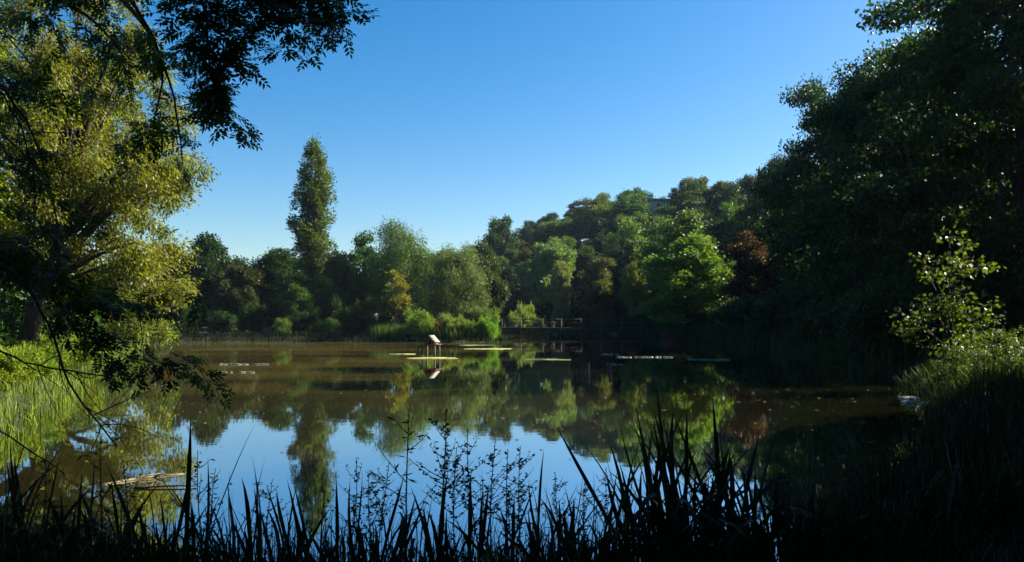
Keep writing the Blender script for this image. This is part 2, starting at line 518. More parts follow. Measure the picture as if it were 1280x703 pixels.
# big willow 14 m x 12 m, fine hanging foliage
lobes = [(0, 0, 6.2, 4.6, 4.2, 5.0), (0.8, 0, 9.6, 3.3, 3.3, 3.2), (-3.2, 0.5, 6.0, 2.6, 2.6, 4.0), (3.4, -0.4, 6.6, 2.4, 2.4, 4.0), (0, -2.5, 6, 3, 2.2, 4.4), (-1.6, 0, 9.2, 2.4, 2.4, 2.4), (2.0, -1.8, 9.0, 2.0, 2.0, 2.6)]
make_kind('willow', 170, lobes, 170, 0.95, 42000, 0.34, 0.09, 13.8, 12, 0.4, 9.5, droop=0.9, hang=0.9, flat=1.0, up=0.2)
lobes = [(0, 0, 5.2, 3.4, 3.2, 4.6), (1.7, 0, 4.6, 2.0, 2.0, 3.8), (-1.9, 0, 5.6, 1.8, 1.8, 3.4), (0.2, -1.5, 5.6, 2.2, 1.6, 4.0), (0.2, 0, 8.6, 1.9, 1.9, 1.8)]
make_kind('greywillow', 171, lobes, 140, 0.75, 30000, 0.26, 0.075, 10.6, 7.6, 0.3, 8, droop=0.7, hang=0.6, flat=1.0, up=0.2)
# slender young tree 7 m x 3.4 m
lobes = [(0, 0, 4.4, 1.2, 1.2, 1.7), (0.5, 0, 5.6, 0.9, 0.9, 1.0), (-0.7, 0.2, 3.4, 0.8, 0.8, 0.9), (0.8, -0.2, 3.6, 0.8, 0.8, 0.9), (-0.3, 0, 6.0, 0.7, 0.7, 0.8)]
make_kind('young', 172, lobes, 60, 0.34, 2300, 0.24, 0.15, 6.9, 3.6, 0.07, 5.8, nlimb=20, start=0.2)
# big near trees 21 m x 15 m, finer leaves
for s in range(3):
    rr = np.random.default_rng(90 + s)
    lobes = [(0, 0, 11, 4.6, 4.6, 7.2)]
    for i in range(13):
        a = i * 2.4 + rr.uniform(0, 0.8)
        zz = 3.6 + i * 1.15
        q = rr.uniform(3.4, 4.8) * (1.0 if zz < 13 else 0.62)
        lobes.append((q * math.cos(a), q * math.sin(a), zz, rr.uniform(2.0, 3.2), rr.uniform(2.0, 3.2), rr.uniform(1.6, 2.6)))
    make_kind('big%d' % s, 180 + s, lobes, 230, 1.15, 62000, 0.27, 0.19, 20.5, 15, 0.42, 17, nlimb=36, flat=0.65)

def tree(name, key, loc, sc, rz, color, label, cat='tree', group=None, bark=None):
    crown, tr, h, w = KIND[key]
    e = empty(name, loc, rz, sc)
    link('trunk', tr, None, e)
    link('crown', crown, None, e, color=color)
    return tag(e, label, cat, group)

def tree_px(name, key, px, top, Y, wpx, rz, color, label, cat='tree', group=None, sink=0.0):
    """tree whose top shows at photo pixel (px, top), wpx wide, standing at distance Y"""
    X = (px - CX) / F * Y
    z0 = ghs(X, Y) - 0.05 - sink
    hh = CZ + (HY - top) / F * Y - z0
    ww = wpx / F * Y
    crown, tr, h, w = KIND[key]
    return tree(name, key, (X, Y, z0), (ww / w, ww / w, hh / h), rz, color, label, cat, group)

# leaf colours (albedo of the leaf itself)
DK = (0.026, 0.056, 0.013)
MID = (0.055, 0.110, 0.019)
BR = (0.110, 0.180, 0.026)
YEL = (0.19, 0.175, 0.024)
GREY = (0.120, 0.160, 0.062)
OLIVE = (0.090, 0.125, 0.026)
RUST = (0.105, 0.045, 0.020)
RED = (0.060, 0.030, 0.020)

# ------------------------------------------------------------------ far bank, left to centre
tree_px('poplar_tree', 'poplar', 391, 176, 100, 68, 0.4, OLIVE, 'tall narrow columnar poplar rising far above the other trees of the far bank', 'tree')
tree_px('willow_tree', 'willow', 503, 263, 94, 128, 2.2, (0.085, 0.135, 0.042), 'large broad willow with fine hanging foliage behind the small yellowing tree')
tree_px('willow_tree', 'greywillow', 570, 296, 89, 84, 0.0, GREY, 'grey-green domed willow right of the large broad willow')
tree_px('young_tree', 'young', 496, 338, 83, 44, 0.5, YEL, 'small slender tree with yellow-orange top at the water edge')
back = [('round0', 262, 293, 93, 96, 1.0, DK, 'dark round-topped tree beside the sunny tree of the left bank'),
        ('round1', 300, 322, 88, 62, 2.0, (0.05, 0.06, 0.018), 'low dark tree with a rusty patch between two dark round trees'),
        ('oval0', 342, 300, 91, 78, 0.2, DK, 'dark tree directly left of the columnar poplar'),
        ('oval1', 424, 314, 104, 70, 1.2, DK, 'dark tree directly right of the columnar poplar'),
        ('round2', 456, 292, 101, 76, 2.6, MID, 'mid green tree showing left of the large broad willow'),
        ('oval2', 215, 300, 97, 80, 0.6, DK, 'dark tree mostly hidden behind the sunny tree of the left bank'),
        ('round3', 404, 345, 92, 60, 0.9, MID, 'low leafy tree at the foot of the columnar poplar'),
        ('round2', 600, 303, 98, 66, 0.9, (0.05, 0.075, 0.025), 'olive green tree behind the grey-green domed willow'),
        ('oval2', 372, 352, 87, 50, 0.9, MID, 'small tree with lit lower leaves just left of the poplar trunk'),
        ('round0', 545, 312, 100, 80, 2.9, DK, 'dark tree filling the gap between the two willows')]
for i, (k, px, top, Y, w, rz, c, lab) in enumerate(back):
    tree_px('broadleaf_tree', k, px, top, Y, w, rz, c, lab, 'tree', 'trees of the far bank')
# row behind that closes the view
rngb = random.Random(5)
for i, px in enumerate((160, 235, 285, 322, 368, 412, 446)):
    tree_px('broadleaf_tree', ('round1', 'oval1', 'round3', 'oval0')[i % 4], px, rngb.uniform(318, 334), rngb.uniform(114, 126), rngb.uniform(75, 95), rngb.uniform(0, 6),
            (DK, MID, DK)[i % 3], 'dark tree of the rear row behind the far bank, %s from the left' % ordinal(i), 'tree', 'rear row of trees')
for i, px in enumerate((195, 232, 262, 296, 330, 362, 396, 430)):
    tree_px('bush', 'bush%d' % (i % 3), px, 368 + (i * 7) % 11, 106 + (i * 5) % 7, 52, i * 0.9, DK, 'dark bush closing the gaps between trunks behind the far bank, %s from the left' % ordinal(i), 'bush', 'bushes behind the far bank trees')
# low shrubs under the far trees
for i, (px, top, Y, w, c) in enumerate([(232, 366, 84.5, 50, DK), (282, 384, 84, 40, DK), (314, 370, 86, 52, DK), (352, 394, 83, 26, BR), (384, 378, 85, 46, DK), (414, 391, 83.5, 30, MID), (442, 364, 86, 60, DK), (474, 386, 83.5, 36, DK)]):
    tree_px('shrub', ('bush%d' if i % 2 else 'feather%d') % (i % 3), px, top, Y, w, i * 1.3, c, '%s low shrub from the left under the far bank trees, by the dark water edge' % ordinal(i), 'shrub', 'low shrubs of the far bank')
# sunlit bushes on the spit
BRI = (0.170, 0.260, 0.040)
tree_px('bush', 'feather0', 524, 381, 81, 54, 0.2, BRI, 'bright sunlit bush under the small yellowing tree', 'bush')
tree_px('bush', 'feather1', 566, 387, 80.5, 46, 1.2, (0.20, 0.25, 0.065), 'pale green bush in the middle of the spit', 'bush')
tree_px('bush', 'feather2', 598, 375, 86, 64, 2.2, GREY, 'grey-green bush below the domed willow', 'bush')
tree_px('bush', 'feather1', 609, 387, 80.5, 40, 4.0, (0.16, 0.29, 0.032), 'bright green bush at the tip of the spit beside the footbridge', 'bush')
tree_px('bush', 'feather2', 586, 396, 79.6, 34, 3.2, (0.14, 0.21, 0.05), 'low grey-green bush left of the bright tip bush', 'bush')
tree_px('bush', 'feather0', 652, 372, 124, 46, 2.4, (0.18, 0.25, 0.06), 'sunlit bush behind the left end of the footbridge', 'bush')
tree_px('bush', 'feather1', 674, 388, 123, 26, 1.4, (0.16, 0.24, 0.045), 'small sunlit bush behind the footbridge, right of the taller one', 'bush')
tree_px('shrub', 'bush1', 548, 399, 79.4, 9, 0.0, (0.26, 0.10, 0.05), 'small reddish shrub between the sunlit bushes of the spit', 'shrub')
tree_px('shrub', 'bush2', 833, 405, 92, 15, 0.7, (0.20, 0.07, 0.05), 'reddish brown shrub low over the dark water at the foot of the hill', 'shrub')

for i, px in enumerate((628, 660, 695, 730, 765, 800)):
    tree_px('bush', 'bush%d' % (i % 3), px, 352 + (i * 13) % 17, 141 + (i * 3) % 5 - max(0, px - 700) * 0.09, 62, i * 1.7, DK, 'dark bush behind the footbridge, %s from the left' % ordinal(i), 'bush', 'dark bushes behind the footbridge')
# ------------------------------------------------------------------ hillside
tree_px('broadleaf_tree', 'oval1', 862, 285, 96, 118, 0.3, (0.125, 0.200, 0.032), 'bright green broad tree standing forward at the foot of the hill', 'tree')
tree_px('broadleaf_tree', 'round0', 850, 264, 106, 110, 1.3, (0.10, 0.155, 0.05), 'pale-leaved tree rising just behind the bright green broad tree', 'tree')
tree_px('broadleaf_tree', 'oval2', 940, 284, 92, 70, 2.3, RED, 'dark red-leaved tree right of the bright green broad tree', 'tree')
tree_px('broadleaf_tree', 'round1', 686, 292, 140, 74, 0.8, (0.14, 0.20, 0.065), 'pale sunlit tree above the middle of the footbridge', 'tree')
tree_px('broadleaf_tree', 'oval0', 702, 318, 134, 34, 1.8, (0.19, 0.215, 0.08), 'narrow pale tree trailing light leaves above the footbridge', 'tree')
tree_px('broadleaf_tree', 'round3', 783, 274, 150, 74, 0.8, (0.125, 0.185, 0.042), 'sunlit round tree halfway up the hill left of the pale-leaved tree', 'tree')
tree_px('broadleaf_tree', 'round2', 796, 312, 128, 46, 0.2, (0.17, 0.20, 0.028), 'yellow-green small tree low on the hill', 'tree')
tree_px('broadleaf_tree', 'oval1', 745, 318, 132, 60, 5.0, (0.10, 0.105, 0.028), 'brownish tree low on the hill right of the narrow pale tree', 'tree')
tree_px('broadleaf_tree', 'round0', 626, 269, 190, 56, 3.0, DK, 'dark domed tree at the left end of the hill skyline', 'tree')

rngh = np.random.default_rng(12)
cand = []
gyy = 34.0
while gyy < 290:
    step = 5.6 + gyy * 0.010
    for X in np.arange(-70, 110, step):
        x = X + rngh.uniform(-2.3, 2.3); y = gyy + rngh.uniform(-2.5, 2.5)
        df = float(sdist(FOOT, np.array([x]), np.array([y]))[0])
        if df < 3.5 or df > 88 or abs(x / y) > 0.72: continue
        if y < 85 and df < 6: continue
        cand.append((x, y, df))
    gyy += step
FIXED = [(o.location.x, o.location.y, KIND_W) for o in COL.objects for KIND_W in [3.0] if o.type == 'EMPTY' and o.location.y > 85]
hill = []
for x, y, df in cand:
    if any((x - a) ** 2 + (y - b) ** 2 < 16 for a, b, _ in FIXED): continue
    key = ['round0', 'round1', 'round2', 'round3', 'oval0', 'oval1', 'oval2'][rngh.integers(7)]
    h = rngh.uniform(9.0, 13.5)
    w = h * (rngh.uniform(0.72, 0.95) if key.startswith('round') else rngh.uniform(0.5, 0.65))
    zt = ghs(x, y); pu = CX + x / y * F
    if 800 < pu < 856 and y < 225: h = min(h, CZ + (HY - 254) / F * y - zt)
    if h < 5: continue
    hill.append([x, y, df, key, h, w, rngh.uniform(0, 6.28), rngh.random()])
# drop trees that others hide completely
hill.sort(key=lambda t: t[1])
occ = np.zeros((176, 320), bool)
yy, xx = np.mgrid[0:176, 0:320]
kept = []
for t in hill:
    x, y, df, key, h, w, rz, rc = t
    z0 = ghs(x, y)
    u = (CX + x / y * F) / 4; v = (HY - (z0 + h * 0.55 - CZ) / y * F) / 4
    ru = max(0.8, w / 2 / y * F / 4); rv = max(0.8, h * 0.5 / y * F / 4)
    el = ((xx - u) / ru) ** 2 + ((yy - v) / rv) ** 2 < 1
    tot = el.sum()
    if tot == 0: continue
    if (el & ~occ).sum() / tot < 0.06: continue
    occ |= ((xx - u) / (ru * 0.9)) ** 2 + ((yy - v) / (rv * 0.9)) ** 2 < 1
    kept.append((u * 4, *t, z0))
PAL = [(DK, 'dark green'), (DK, 'deep green'), (MID, 'mid green'), (MID, 'leafy green'), ((0.09, 0.165, 0.026), 'fresh green'), (OLIVE, 'olive green'), ((0.13, 0.165, 0.025), 'yellowish'), ((0.085, 0.090, 0.022), 'brownish')]
rows = {}
for t in kept:
    df = t[3]
    row = 'on the lower slope' if df < 16 else ('on the middle slope' if df < 34 else ('on the upper slope' if df < 50 else 'along the crest'))
    rows.setdefault(row, []).append(t)
for row, ts in rows.items():
    ts.sort()
    for i, (u, x, y, df, key, h, w, rz, rc, z0) in enumerate(ts):
        c, cw = PAL[int(rc * len(PAL))]
        j = 0.55 + 0.35 * ((i * 0.618) % 1)
        crown, tr, h0, w0 = KIND[key]
        tree('broadleaf_tree', key, (x, y, z0 - 0.1), (w / w0, w / w0, h / h0), rz, tuple(k * j for k in c),
             '%s hill tree %s, %s of those from the left' % (cw, row, ordinal(i)), 'tree', 'trees covering the hillside')

# ------------------------------------------------------------------ big shaded trees of the right bank and round the viewpoint
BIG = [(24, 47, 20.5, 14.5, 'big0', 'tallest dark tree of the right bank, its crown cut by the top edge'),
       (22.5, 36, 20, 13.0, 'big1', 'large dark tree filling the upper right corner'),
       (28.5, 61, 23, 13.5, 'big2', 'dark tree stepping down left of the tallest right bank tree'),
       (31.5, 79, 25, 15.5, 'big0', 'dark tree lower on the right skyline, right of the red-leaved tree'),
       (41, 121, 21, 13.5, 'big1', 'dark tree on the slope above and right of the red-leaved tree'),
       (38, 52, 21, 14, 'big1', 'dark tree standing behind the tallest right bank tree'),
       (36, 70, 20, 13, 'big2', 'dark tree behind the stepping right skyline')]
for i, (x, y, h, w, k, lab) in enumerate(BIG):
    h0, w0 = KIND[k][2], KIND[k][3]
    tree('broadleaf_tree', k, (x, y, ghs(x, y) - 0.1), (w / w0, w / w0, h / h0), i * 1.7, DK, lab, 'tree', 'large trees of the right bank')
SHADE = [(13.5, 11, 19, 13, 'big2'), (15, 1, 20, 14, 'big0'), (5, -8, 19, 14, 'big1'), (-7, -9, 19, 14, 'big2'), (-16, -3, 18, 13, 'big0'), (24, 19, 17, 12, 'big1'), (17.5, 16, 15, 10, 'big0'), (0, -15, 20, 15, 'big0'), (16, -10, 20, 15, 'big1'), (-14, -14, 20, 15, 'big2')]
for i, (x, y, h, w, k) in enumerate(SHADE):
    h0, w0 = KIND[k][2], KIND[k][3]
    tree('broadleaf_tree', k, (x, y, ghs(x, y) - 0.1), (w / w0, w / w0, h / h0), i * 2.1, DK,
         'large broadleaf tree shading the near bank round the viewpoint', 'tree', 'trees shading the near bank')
for i, (x, y, h, w) in enumerate([(-10, -5, 6, 8), (-4, -6, 6, 8), (3, -6, 6, 8), (9, -4, 6, 8), (12, 3.5, 5, 6), (-13, 1, 5, 7), (-15, 6, 4.5, 6)]):  # unseen bushes added behind and beside the viewpoint to darken the near bank
    k = 'bush%d' % (i % 3)
    h0, w0 = KIND[k][2], KIND[k][3]
    tree('bush', k, (x, y, ghs(x, y) - 0.1), (w / w0, w / w0, h / h0), i * 1.1, DK, 'unseen dense bush added to shade the near bank round the viewpoint', 'bush', 'unseen bushes added to shade the near bank')
# bushes behind the left bank trees
for i, (x, y, h, w) in enumerate([(-27, 34, 5, 8), (-31, 42, 6, 9), (-29, 50, 6, 8), (-34, 58, 7, 9), (-36, 68, 7, 9), (-26, 28, 4, 7)]):
    k = 'bush%d' % (i % 3)
    h0, w0 = KIND[k][2], KIND[k][3]
    tree('bush', k, (x, y, ghs(x, y) - 0.1), (w / w0, w / w0, h / h0), i * 1.1, MID, 'leafy bush behind the left bank trees, %s from the viewpoint' % ordinal(i), 'bush', 'bushes behind the left bank trees')
# undergrowth of the right bank
UND = [(18.3, 41, 6.0, 6.5, 'bush0', DK, 'rounded dark bush below the tallest right bank tree'),
       (21.8, 54, 6.0, 7.0, 'bush1', DK, 'dark bush at the right bank under the stepping skyline'),
       (23.6, 68, 6.0, 7.5, 'bush2', DK, 'dark bush at the right bank below the lower skyline tree'),
       (23.8, 82, 5.0, 6.5, 'bush0', DK, 'dark bush at the water below the red-leaved tree'),
       (22.8, 95, 4.0, 6.0, 'bush1', DK, 'low dark bush at the water below the bright green broad tree'),
       (16.2, 33, 5.0, 5.5, 'bush2', DK, 'dark bush at the right bank left of the sunlit sapling'),
       (21.5, 37, 7.5, 6.5, 'bush0', DK, 'tall dark bush behind the sunlit sapling')]
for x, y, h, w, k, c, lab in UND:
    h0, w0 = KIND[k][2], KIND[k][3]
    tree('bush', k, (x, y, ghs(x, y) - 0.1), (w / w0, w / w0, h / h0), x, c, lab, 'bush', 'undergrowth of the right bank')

# sapling with large leaves catching the sun on the right
rng = np.random.default_rng(77)
lobes = [(0, 0, 2.7, 1.1, 1.1, 1.8), (0.5, 0, 4.0, 0.9, 0.9, 0.9), (-0.8, 0, 1.9, 0.9, 0.9, 0.9), (0.6, -0.4, 1.3, 0.8, 0.8, 0.8)]
make_kind('sapling', 173, lobes, 42, 0.36, 1500, 0.15, 0.12, 5.0, 3.4, 0.05, 4.2, nlimb=26, start=0.1, mat=M_LEAF)
tree_px('sapling', 'sapling', 1186, 285, 25, 150, 0.2, (0.055, 0.075, 0.012), 'sapling with bright sunlit leaves against the dark right bank', 'tree')
tree_px('shrub', 'sapling', 1243, 398, 22.5, 74, 1.4, (0.06, 0.09, 0.013), 'low leafy sunlit shrub on the right bank', 'shrub')

for i, (px, top, Y, w) in enumerate([(1195, 420, 21.5, 52), (1222, 426, 21.0, 46), (1262, 418, 21.5, 60), (1172, 440, 21.5, 34), (1282, 408, 22.5, 60)]):
    tree_px('herb_clump', 'sapling', px, top, Y, w, i * 1.9, (0.05, 0.08, 0.013), 'leafy sunlit herb clump on the right bank below the sapling, %s' % ('left of the middle', 'in the middle', 'right of the middle', 'at the left end', 'at the picture edge')[i], 'herb', 'sunlit herbs of the right bank')
# ------------------------------------------------------------------ sunny trees of the left bank
rr = np.random.default_rng(3)
def left_tree(name, seed, base, lean, h, lobes, nclump, nleaf, color, label, tr=0.34, L=0.17, Wd=0.052, limbs=40):
    rng = np.random.default_rng(seed)
    c, r = lobe_clumps(rng, lobes, nclump, 0.60, 0.62)
    keep = c[:, 2] > 0.3
    c, r = c[keep], r[keep]
    P, D = clump_leaves(rng, c, r, nleaf, 0.7, 0.2, 1.0, rough=0.2)
    V, Qd = leaf_quads(rng, P, D, L, Wd, 0.9, 1.0, 0.3)
    e = empty(name, base)
    link('trunk', trunk_mesh(rng, 'trunk_left', h * 0.85, tr, c, limbs, lean, 0.22, 10, 0.25), M_BARK, e)
    link('crown', mesh_np('crown_left', V, Qd), M_LEAF, e, color=color)
    return tag(e, label, 'tree', 'sunny trees of the left bank')
b1 = (-18.2, 30, ghs(-18.2, 30) - 0.1)
left_tree('riverside_tree', 11, b1, (3.5, 0.5), 15,
          [(0.5, 0, 8.0, 4.2, 3.6, 4.6), (3.2, 0.5, 9.2, 2.6, 2.6, 3.6), (4.0, -0.5, 5.6, 2.4, 2.4, 3.6), (4.4, 0, 3.0, 1.9, 1.9, 2.2), (2.6, -1.5, 4.8, 2.4, 2.0, 2.8),
           (-2.5, 0, 10.5, 3.2, 3.0, 3.0), (1.6, 0, 12.6, 3.4, 3.0, 2.6), (-2.8, -0.6, 6.0, 2.6, 2.6, 2.6), (5.0, 0.5, 8.0, 1.6, 1.6, 2.0)],
          250, 100000, (0.165, 0.170, 0.020), 'large sunlit drooping tree leaning over the left bank, trunk dark', L=0.18, Wd=0.06, limbs=75)
b2 = (-21.5, 38, ghs(-21.5, 38) - 0.1)
left_tree('riverside_tree', 12, b2, (1.5, 0), 15,
          [(0.5, 0, 8, 4, 4, 5.0), (3.0, 0, 7.0, 2.8, 2.8, 4.2), (2.6, 0, 11, 2.6, 2.6, 2.8), (-3, 0, 9, 3, 3, 4), (3.6, 0, 3.0, 2.4, 2.4, 2.4), (0.5, 0, 13, 3, 3, 2.5)],
          130, 36000, (0.085, 0.115, 0.022), 'second sunlit tree behind the leaning tree of the left bank', tr=0.28, L=0.24, Wd=0.085, limbs=24)
b3 = (-21.0, 27, ghs(-21.0, 27) - 0.1)
left_tree('riverside_tree', 13, b3, (0.5, 0), 13,
          [(0, 0, 7.5, 3.2, 3.2, 4.2), (1.5, 0, 10.5, 2.6, 2.6, 2.6), (2.4, 0, 6.6, 2, 2, 2.6), (-1, 0, 4, 2, 2, 2)],
          120, 36000, (0.16, 0.20, 0.020), 'bright yellow-green tree at the left edge of the picture', tr=0.24, L=0.18, Wd=0.085, limbs=24)

for i, (x, y, h, w) in enumerate([(-9.6, 13.2, 1.0, 1.7), (-11.6, 16.2, 1.2, 2.0), (-13.0, 20.5, 1.3, 2.2), (-14.4, 24.0, 1.2, 2.2), (-16.2, 27.5, 1.5, 2.8), (-12.6, 17.8, 0.9, 1.6), (-18.2, 33, 1.6, 3.0), (-15.2, 21.5, 1.0, 2.0)]):
    tree('herb_clump', 'feather%d' % (i % 3), (x, y, ghs(x, y) - 0.05), (w / 5, w / 5, h / 3.8), i * 1.3, ((0.22, 0.28, 0.03), (0.17, 0.26, 0.03))[i % 2],
         'bright feathery herb clump on the sunny left bank, %s along the shore' % ordinal(sorted([13.2, 16.2, 20.5, 24.0, 27.5, 17.8, 33, 21.5]).index(y)), 'herb', 'herb clumps of the left bank')
for i, (x, y, h, w) in enumerate([(21.5, 27.5, 3.2, 6), (25, 25.5, 3.5, 6), (19, 22.5, 2.2, 5), (28, 30, 4, 6)]):
    k = 'bush%d' % (i % 3)
    tree('bush', k, (x, y, ghs(x, y) - 0.1), (w / 5, w / 5, h / 4), i, DK, 'bush growing up the slope behind the right bank sapling, %s from the water' % ordinal([1, 2, 0, 3][i]), 'bush', 'bushes on the slope behind the sapling')
# ------------------------------------------------------------------ footbridge
bY = 116.0
br = empty('footbridge', (0, bY, 0))
tag(br, 'dark wooden footbridge with posts and double rails crossing the far end of the pond', 'bridge')
x0, x1 = -2.0, 19.2
posts_px = [629, 652.5, 679.5, 702.5, 727, 752, 777, 802]
for px in posts_px:
    for dy, dx in ((-0.85, -0.16), (0.85, 0.18)):
        x = (px - CX) / F * bY + dx
        link('post', MB().box((x, dy, 0.75), (0.16, 0.16, 3.2)).mesh('post'), M_WOOD, br)
for dy in (-0.85, 0.85):
    for z in (1.78, 2.28):
        xs = [(p - CX) / F * bY for p in posts_px]
        for a, b in zip(xs[:-1], xs[1:]):
            link('rail', MB().box(((a + b) / 2, dy - 0.12 * (1 if dy > 0 else -1), z), (b - a - 0.03, 0.07, 0.12)).mesh('rail'), M_WOOD, br)
link('beam', MB().box(((x0 + x1) / 2, -0.62, 0.86), (x1 - x0, 0.14, 0.34)).mesh('beam'), M_WOOD, br)
link('beam', MB().box(((x0 + x1) / 2, 0.62, 0.86), (x1 - x0, 0.14, 0.34)).mesh('beam'), M_WOOD, br)
dk = MB()
x = x0
k = 0
while x < x1:
    dk.box((x + 0.07, 0, 1.07 + 0.004 * ((k * 7) % 3)), (0.135, 1.9, 0.05)); x += 0.15; k += 1
link('deck', dk.mesh('deck'), M_WOOD, br)

def flower_pot(px, label):
    x = (px - CX) / F * bY
    e = empty('flower_pot', (x, bY - 0.72, 1.105))
    mb = MB()
    a = np.linspace(0, 2 * PI, 13)[:-1]
    prof = [(0.10, 0.0), (0.15, 0.02), (0.19, 0.26), (0.22, 0.27), (0.22, 0.32), (0.18, 0.32), (0.17, 0.28)]
    mb.tube([(0, 0, z) for r_, z in prof], [r_ for r_, z in prof], 12)
    link('pot', mb.mesh('pot', True), M_WHITE, e)
    rng = np.random.default_rng(int(px))
    st = MB()
    for i in range(9):
        a = rng.uniform(0, 6.28); q = rng.uniform(0.05, 0.28)
        st.tube(bez((0, 0, 0.28), (q * 0.3 * math.cos(a), q * 0.3 * math.sin(a), 0.55), (q * math.cos(a), q * math.sin(a), 0.72), 5), 0.008, 4)
    link('stem', st.mesh('stem'), M_TWIG, e)
    C = rng.normal(0, 1, (160, 3)) * np.array([0.12, 0.10, 0.07]) + np.array([0, 0, 0.7])
    V, Qd = leaf_quads(rng, C, sphere(rng, 160), 0.10, 0.09)
    link('blossom', mesh_np('blossom', V, Qd), M_LEAF, e, color=(0.16, 0.035, 0.045))
    C = rng.normal(0, 1, (120, 3)) * np.array([0.13, 0.12, 0.12]) + np.array([0, 0, 0.5])
    V, Qd = leaf_quads(rng, C, sphere(rng, 120), 0.10, 0.06)
    link('foliage', mesh_np('pot_leaves', V, Qd), M_LEAF, e, color=MID)
    tag(e, label, 'flower pot', 'flower pots on the footbridge')
M_WHITE = noise_mat('white_paint', (0.66, 0.64, 0.62), (0.8, 0.79, 0.77), 8, 0.5, 0.1)
flower_pot(644, 'white pot of red flowers on the footbridge in front of the bush')
flower_pot(691, 'white pot of pinkish red flowers near the middle of the footbridge')

# ------------------------------------------------------------------ duck house
dx, dyy = (538.5 - CX) / F * 48, 48.0
dh = empty('duck_house', (dx, dyy, 0), R(-24), (0.9, 0.9, 0.92))
tag(dh, 'small duck house with pale sloping roof on a wooden platform standing in the pond', 'duck house')
for sx in (-0.47, 0.47):
    for sy in (-0.32, 0.32):
        link('post', MB().box((sx, sy, 0.12), (0.085, 0.085, 1.30)).mesh('post'), M_WOOD, dh)
for k in range(7):
    link('plank', MB().box((-0.51 + k * 0.17, 0, 0.80), (0.16, 0.86, 0.05)).mesh('plank'), M_BROWNWOOD, dh)
link('wall', MB().add([(-0.30, -0.27, 0.826), (0.42, -0.27, 0.826), (0.42, 0.27, 0.826), (-0.30, 0.27, 0.826), (-0.30, -0.27, 0.95), (0.42, -0.27, 0.95), (0.42, 0.27, 0.95), (-0.30, 0.27, 0.95), (0.04, -0.27, 1.34), (0.04, 0.27, 1.34)],
     [[0, 1, 5, 4], [1, 2, 6, 5], [2, 3, 7, 6], [3, 0, 4, 7], [5, 6, 9, 8], [7, 4, 8, 9]], [[4, 5, 8], [6, 7, 9]]).mesh('wall'), M_BROWNWOOD, dh)
def roof_pitch(sgn, mat):
    a = math.atan2(0.44, 0.44 if sgn > 0 else 0.40)
    ln = 0.64
    for k in range(4):
        t = (k + 0.5) / 4 * ln
        c = (0.04 + sgn * math.cos(a) * t, 0, 1.385 - math.sin(a) * t + 0.012 * (k % 2))
        m = Matrix.Rotation(sgn * a, 3, 'Y')
        link('roof_board', MB().box(c, (0.165, 0.72, 0.03), m=m).mesh('roof_board'), mat, dh)
roof_pitch(1, M_SUNLIT_PALEWOOD)  # sunward pitch in paler wood: its sunlight is put into the colour
roof_pitch(-1, M_WOOD)
link('entrance', MB().box((0.07, -0.275, 0.95), (0.2, 0.02, 0.2)).mesh('entrance'), noise_mat('dark_hole', (0.01, 0.01, 0.01), (0.015, 0.013, 0.01), 3), dh)
link('ramp', MB().box((-0.74, 0, 0.62), (0.62, 0.3, 0.035), m=Matrix.Rotation(R(-42), 3, 'Y')).mesh('ramp'), M_WOOD, dh)

# ------------------------------------------------------------------ algae mats, floating bits and painted sun glints
def mat_patch(name, px0, px1, py, depth_px, label, mat, cat, group, seed):
    Y = CZ / ((py - HY) / F)
    rng = np.random.default_rng(seed)
    xa = (px0 - CX) / F * Y; xb = (px1 - CX) / F * Y
    half = (xb - xa) / 2
    hy_ = max(0.12, depth_px / F * Y * Y / CZ * 0.5)
    mb = MB()
    if mat is M_SCUM_GLINT:
        frags = [(rng.uniform(-0.85, 0.85) * half, rng.normal(0, 0.6) * hy_, half * rng.uniform(0.04, 0.2), hy_ * rng.uniform(0.12, 0.5)) for _ in range(14)]
    else:
        frags = [(0, 0, half, hy_)]
    for fi, (fx, fy, half, hy_) in enumerate(frags):
        frag(mb, rng, fx, fy, half, hy_, 0.0006 * fi)
    o = link(name, mb.mesh(name, True), mat, None, ((xa + xb) / 2, Y, 0))
    tag(o, label, cat, group)
def frag(mb, rng, fx, fy, half, hy_, dz):
    n = 40
    a = np.arange(n) * 2 * PI / n
    rad = 1 + 0.16 * np.sin(3 * a + rng.uniform(0, 6)) + 0.10 * np.sin(7 * a + rng.uniform(0, 6)) + rng.normal(0, 0.05, n)
    outer = np.stack([half * np.cos(a) * rad, hy_ * np.sin(a) * rad, np.full(n, 0.004)], -1)
    top = outer * np.array([0.94, 0.94, 1]) + np.array([0, 0, 0.022])
    inner = outer * np.array([0.5, 0.5, 1]) + np.array([0, 0, 0.034]) + rng.normal(0, 0.004, (n, 3)) * np.array([0, 0, 1])
    V = np.vstack([outer, top, inner, [[0, 0, 0.035]]]) + np.array([fx, fy, dz])
    i = np.arange(n); j = (i + 1) % n
    Qd = np.vstack([np.stack([i, j, n + j, n + i], -1), np.stack([n + i, n + j, 2 * n + j, 2 * n + i], -1)])
    T = np.stack([2 * n + i, 2 * n + j, np.full(n, 3 * n)], -1)
    mb.add(V, Qd, T)
mat_patch('algae_mat', 511, 571, 448, 1.6, 'yellow-green algae mat floating below the duck house', M_ALGAE, 'algae mat', 'floating algae mats', 1)
mat_patch('algae_mat', 656, 707, 450, 1.1, 'short bright algae mat floating right of the duck house', M_ALGAE, 'algae mat', 'floating algae mats', 2)
mat_patch('algae_mat', 575, 622, 432, 1.0, 'thin algae mat in front of the tip of the spit', M_ALGAE, 'algae mat', 'floating algae mats', 3)
mat_patch('algae_mat', 582, 640, 436.5, 1.0, 'long thin algae mat between duck house and bridge', M_ALGAE, 'algae mat', 'floating algae mats', 4)
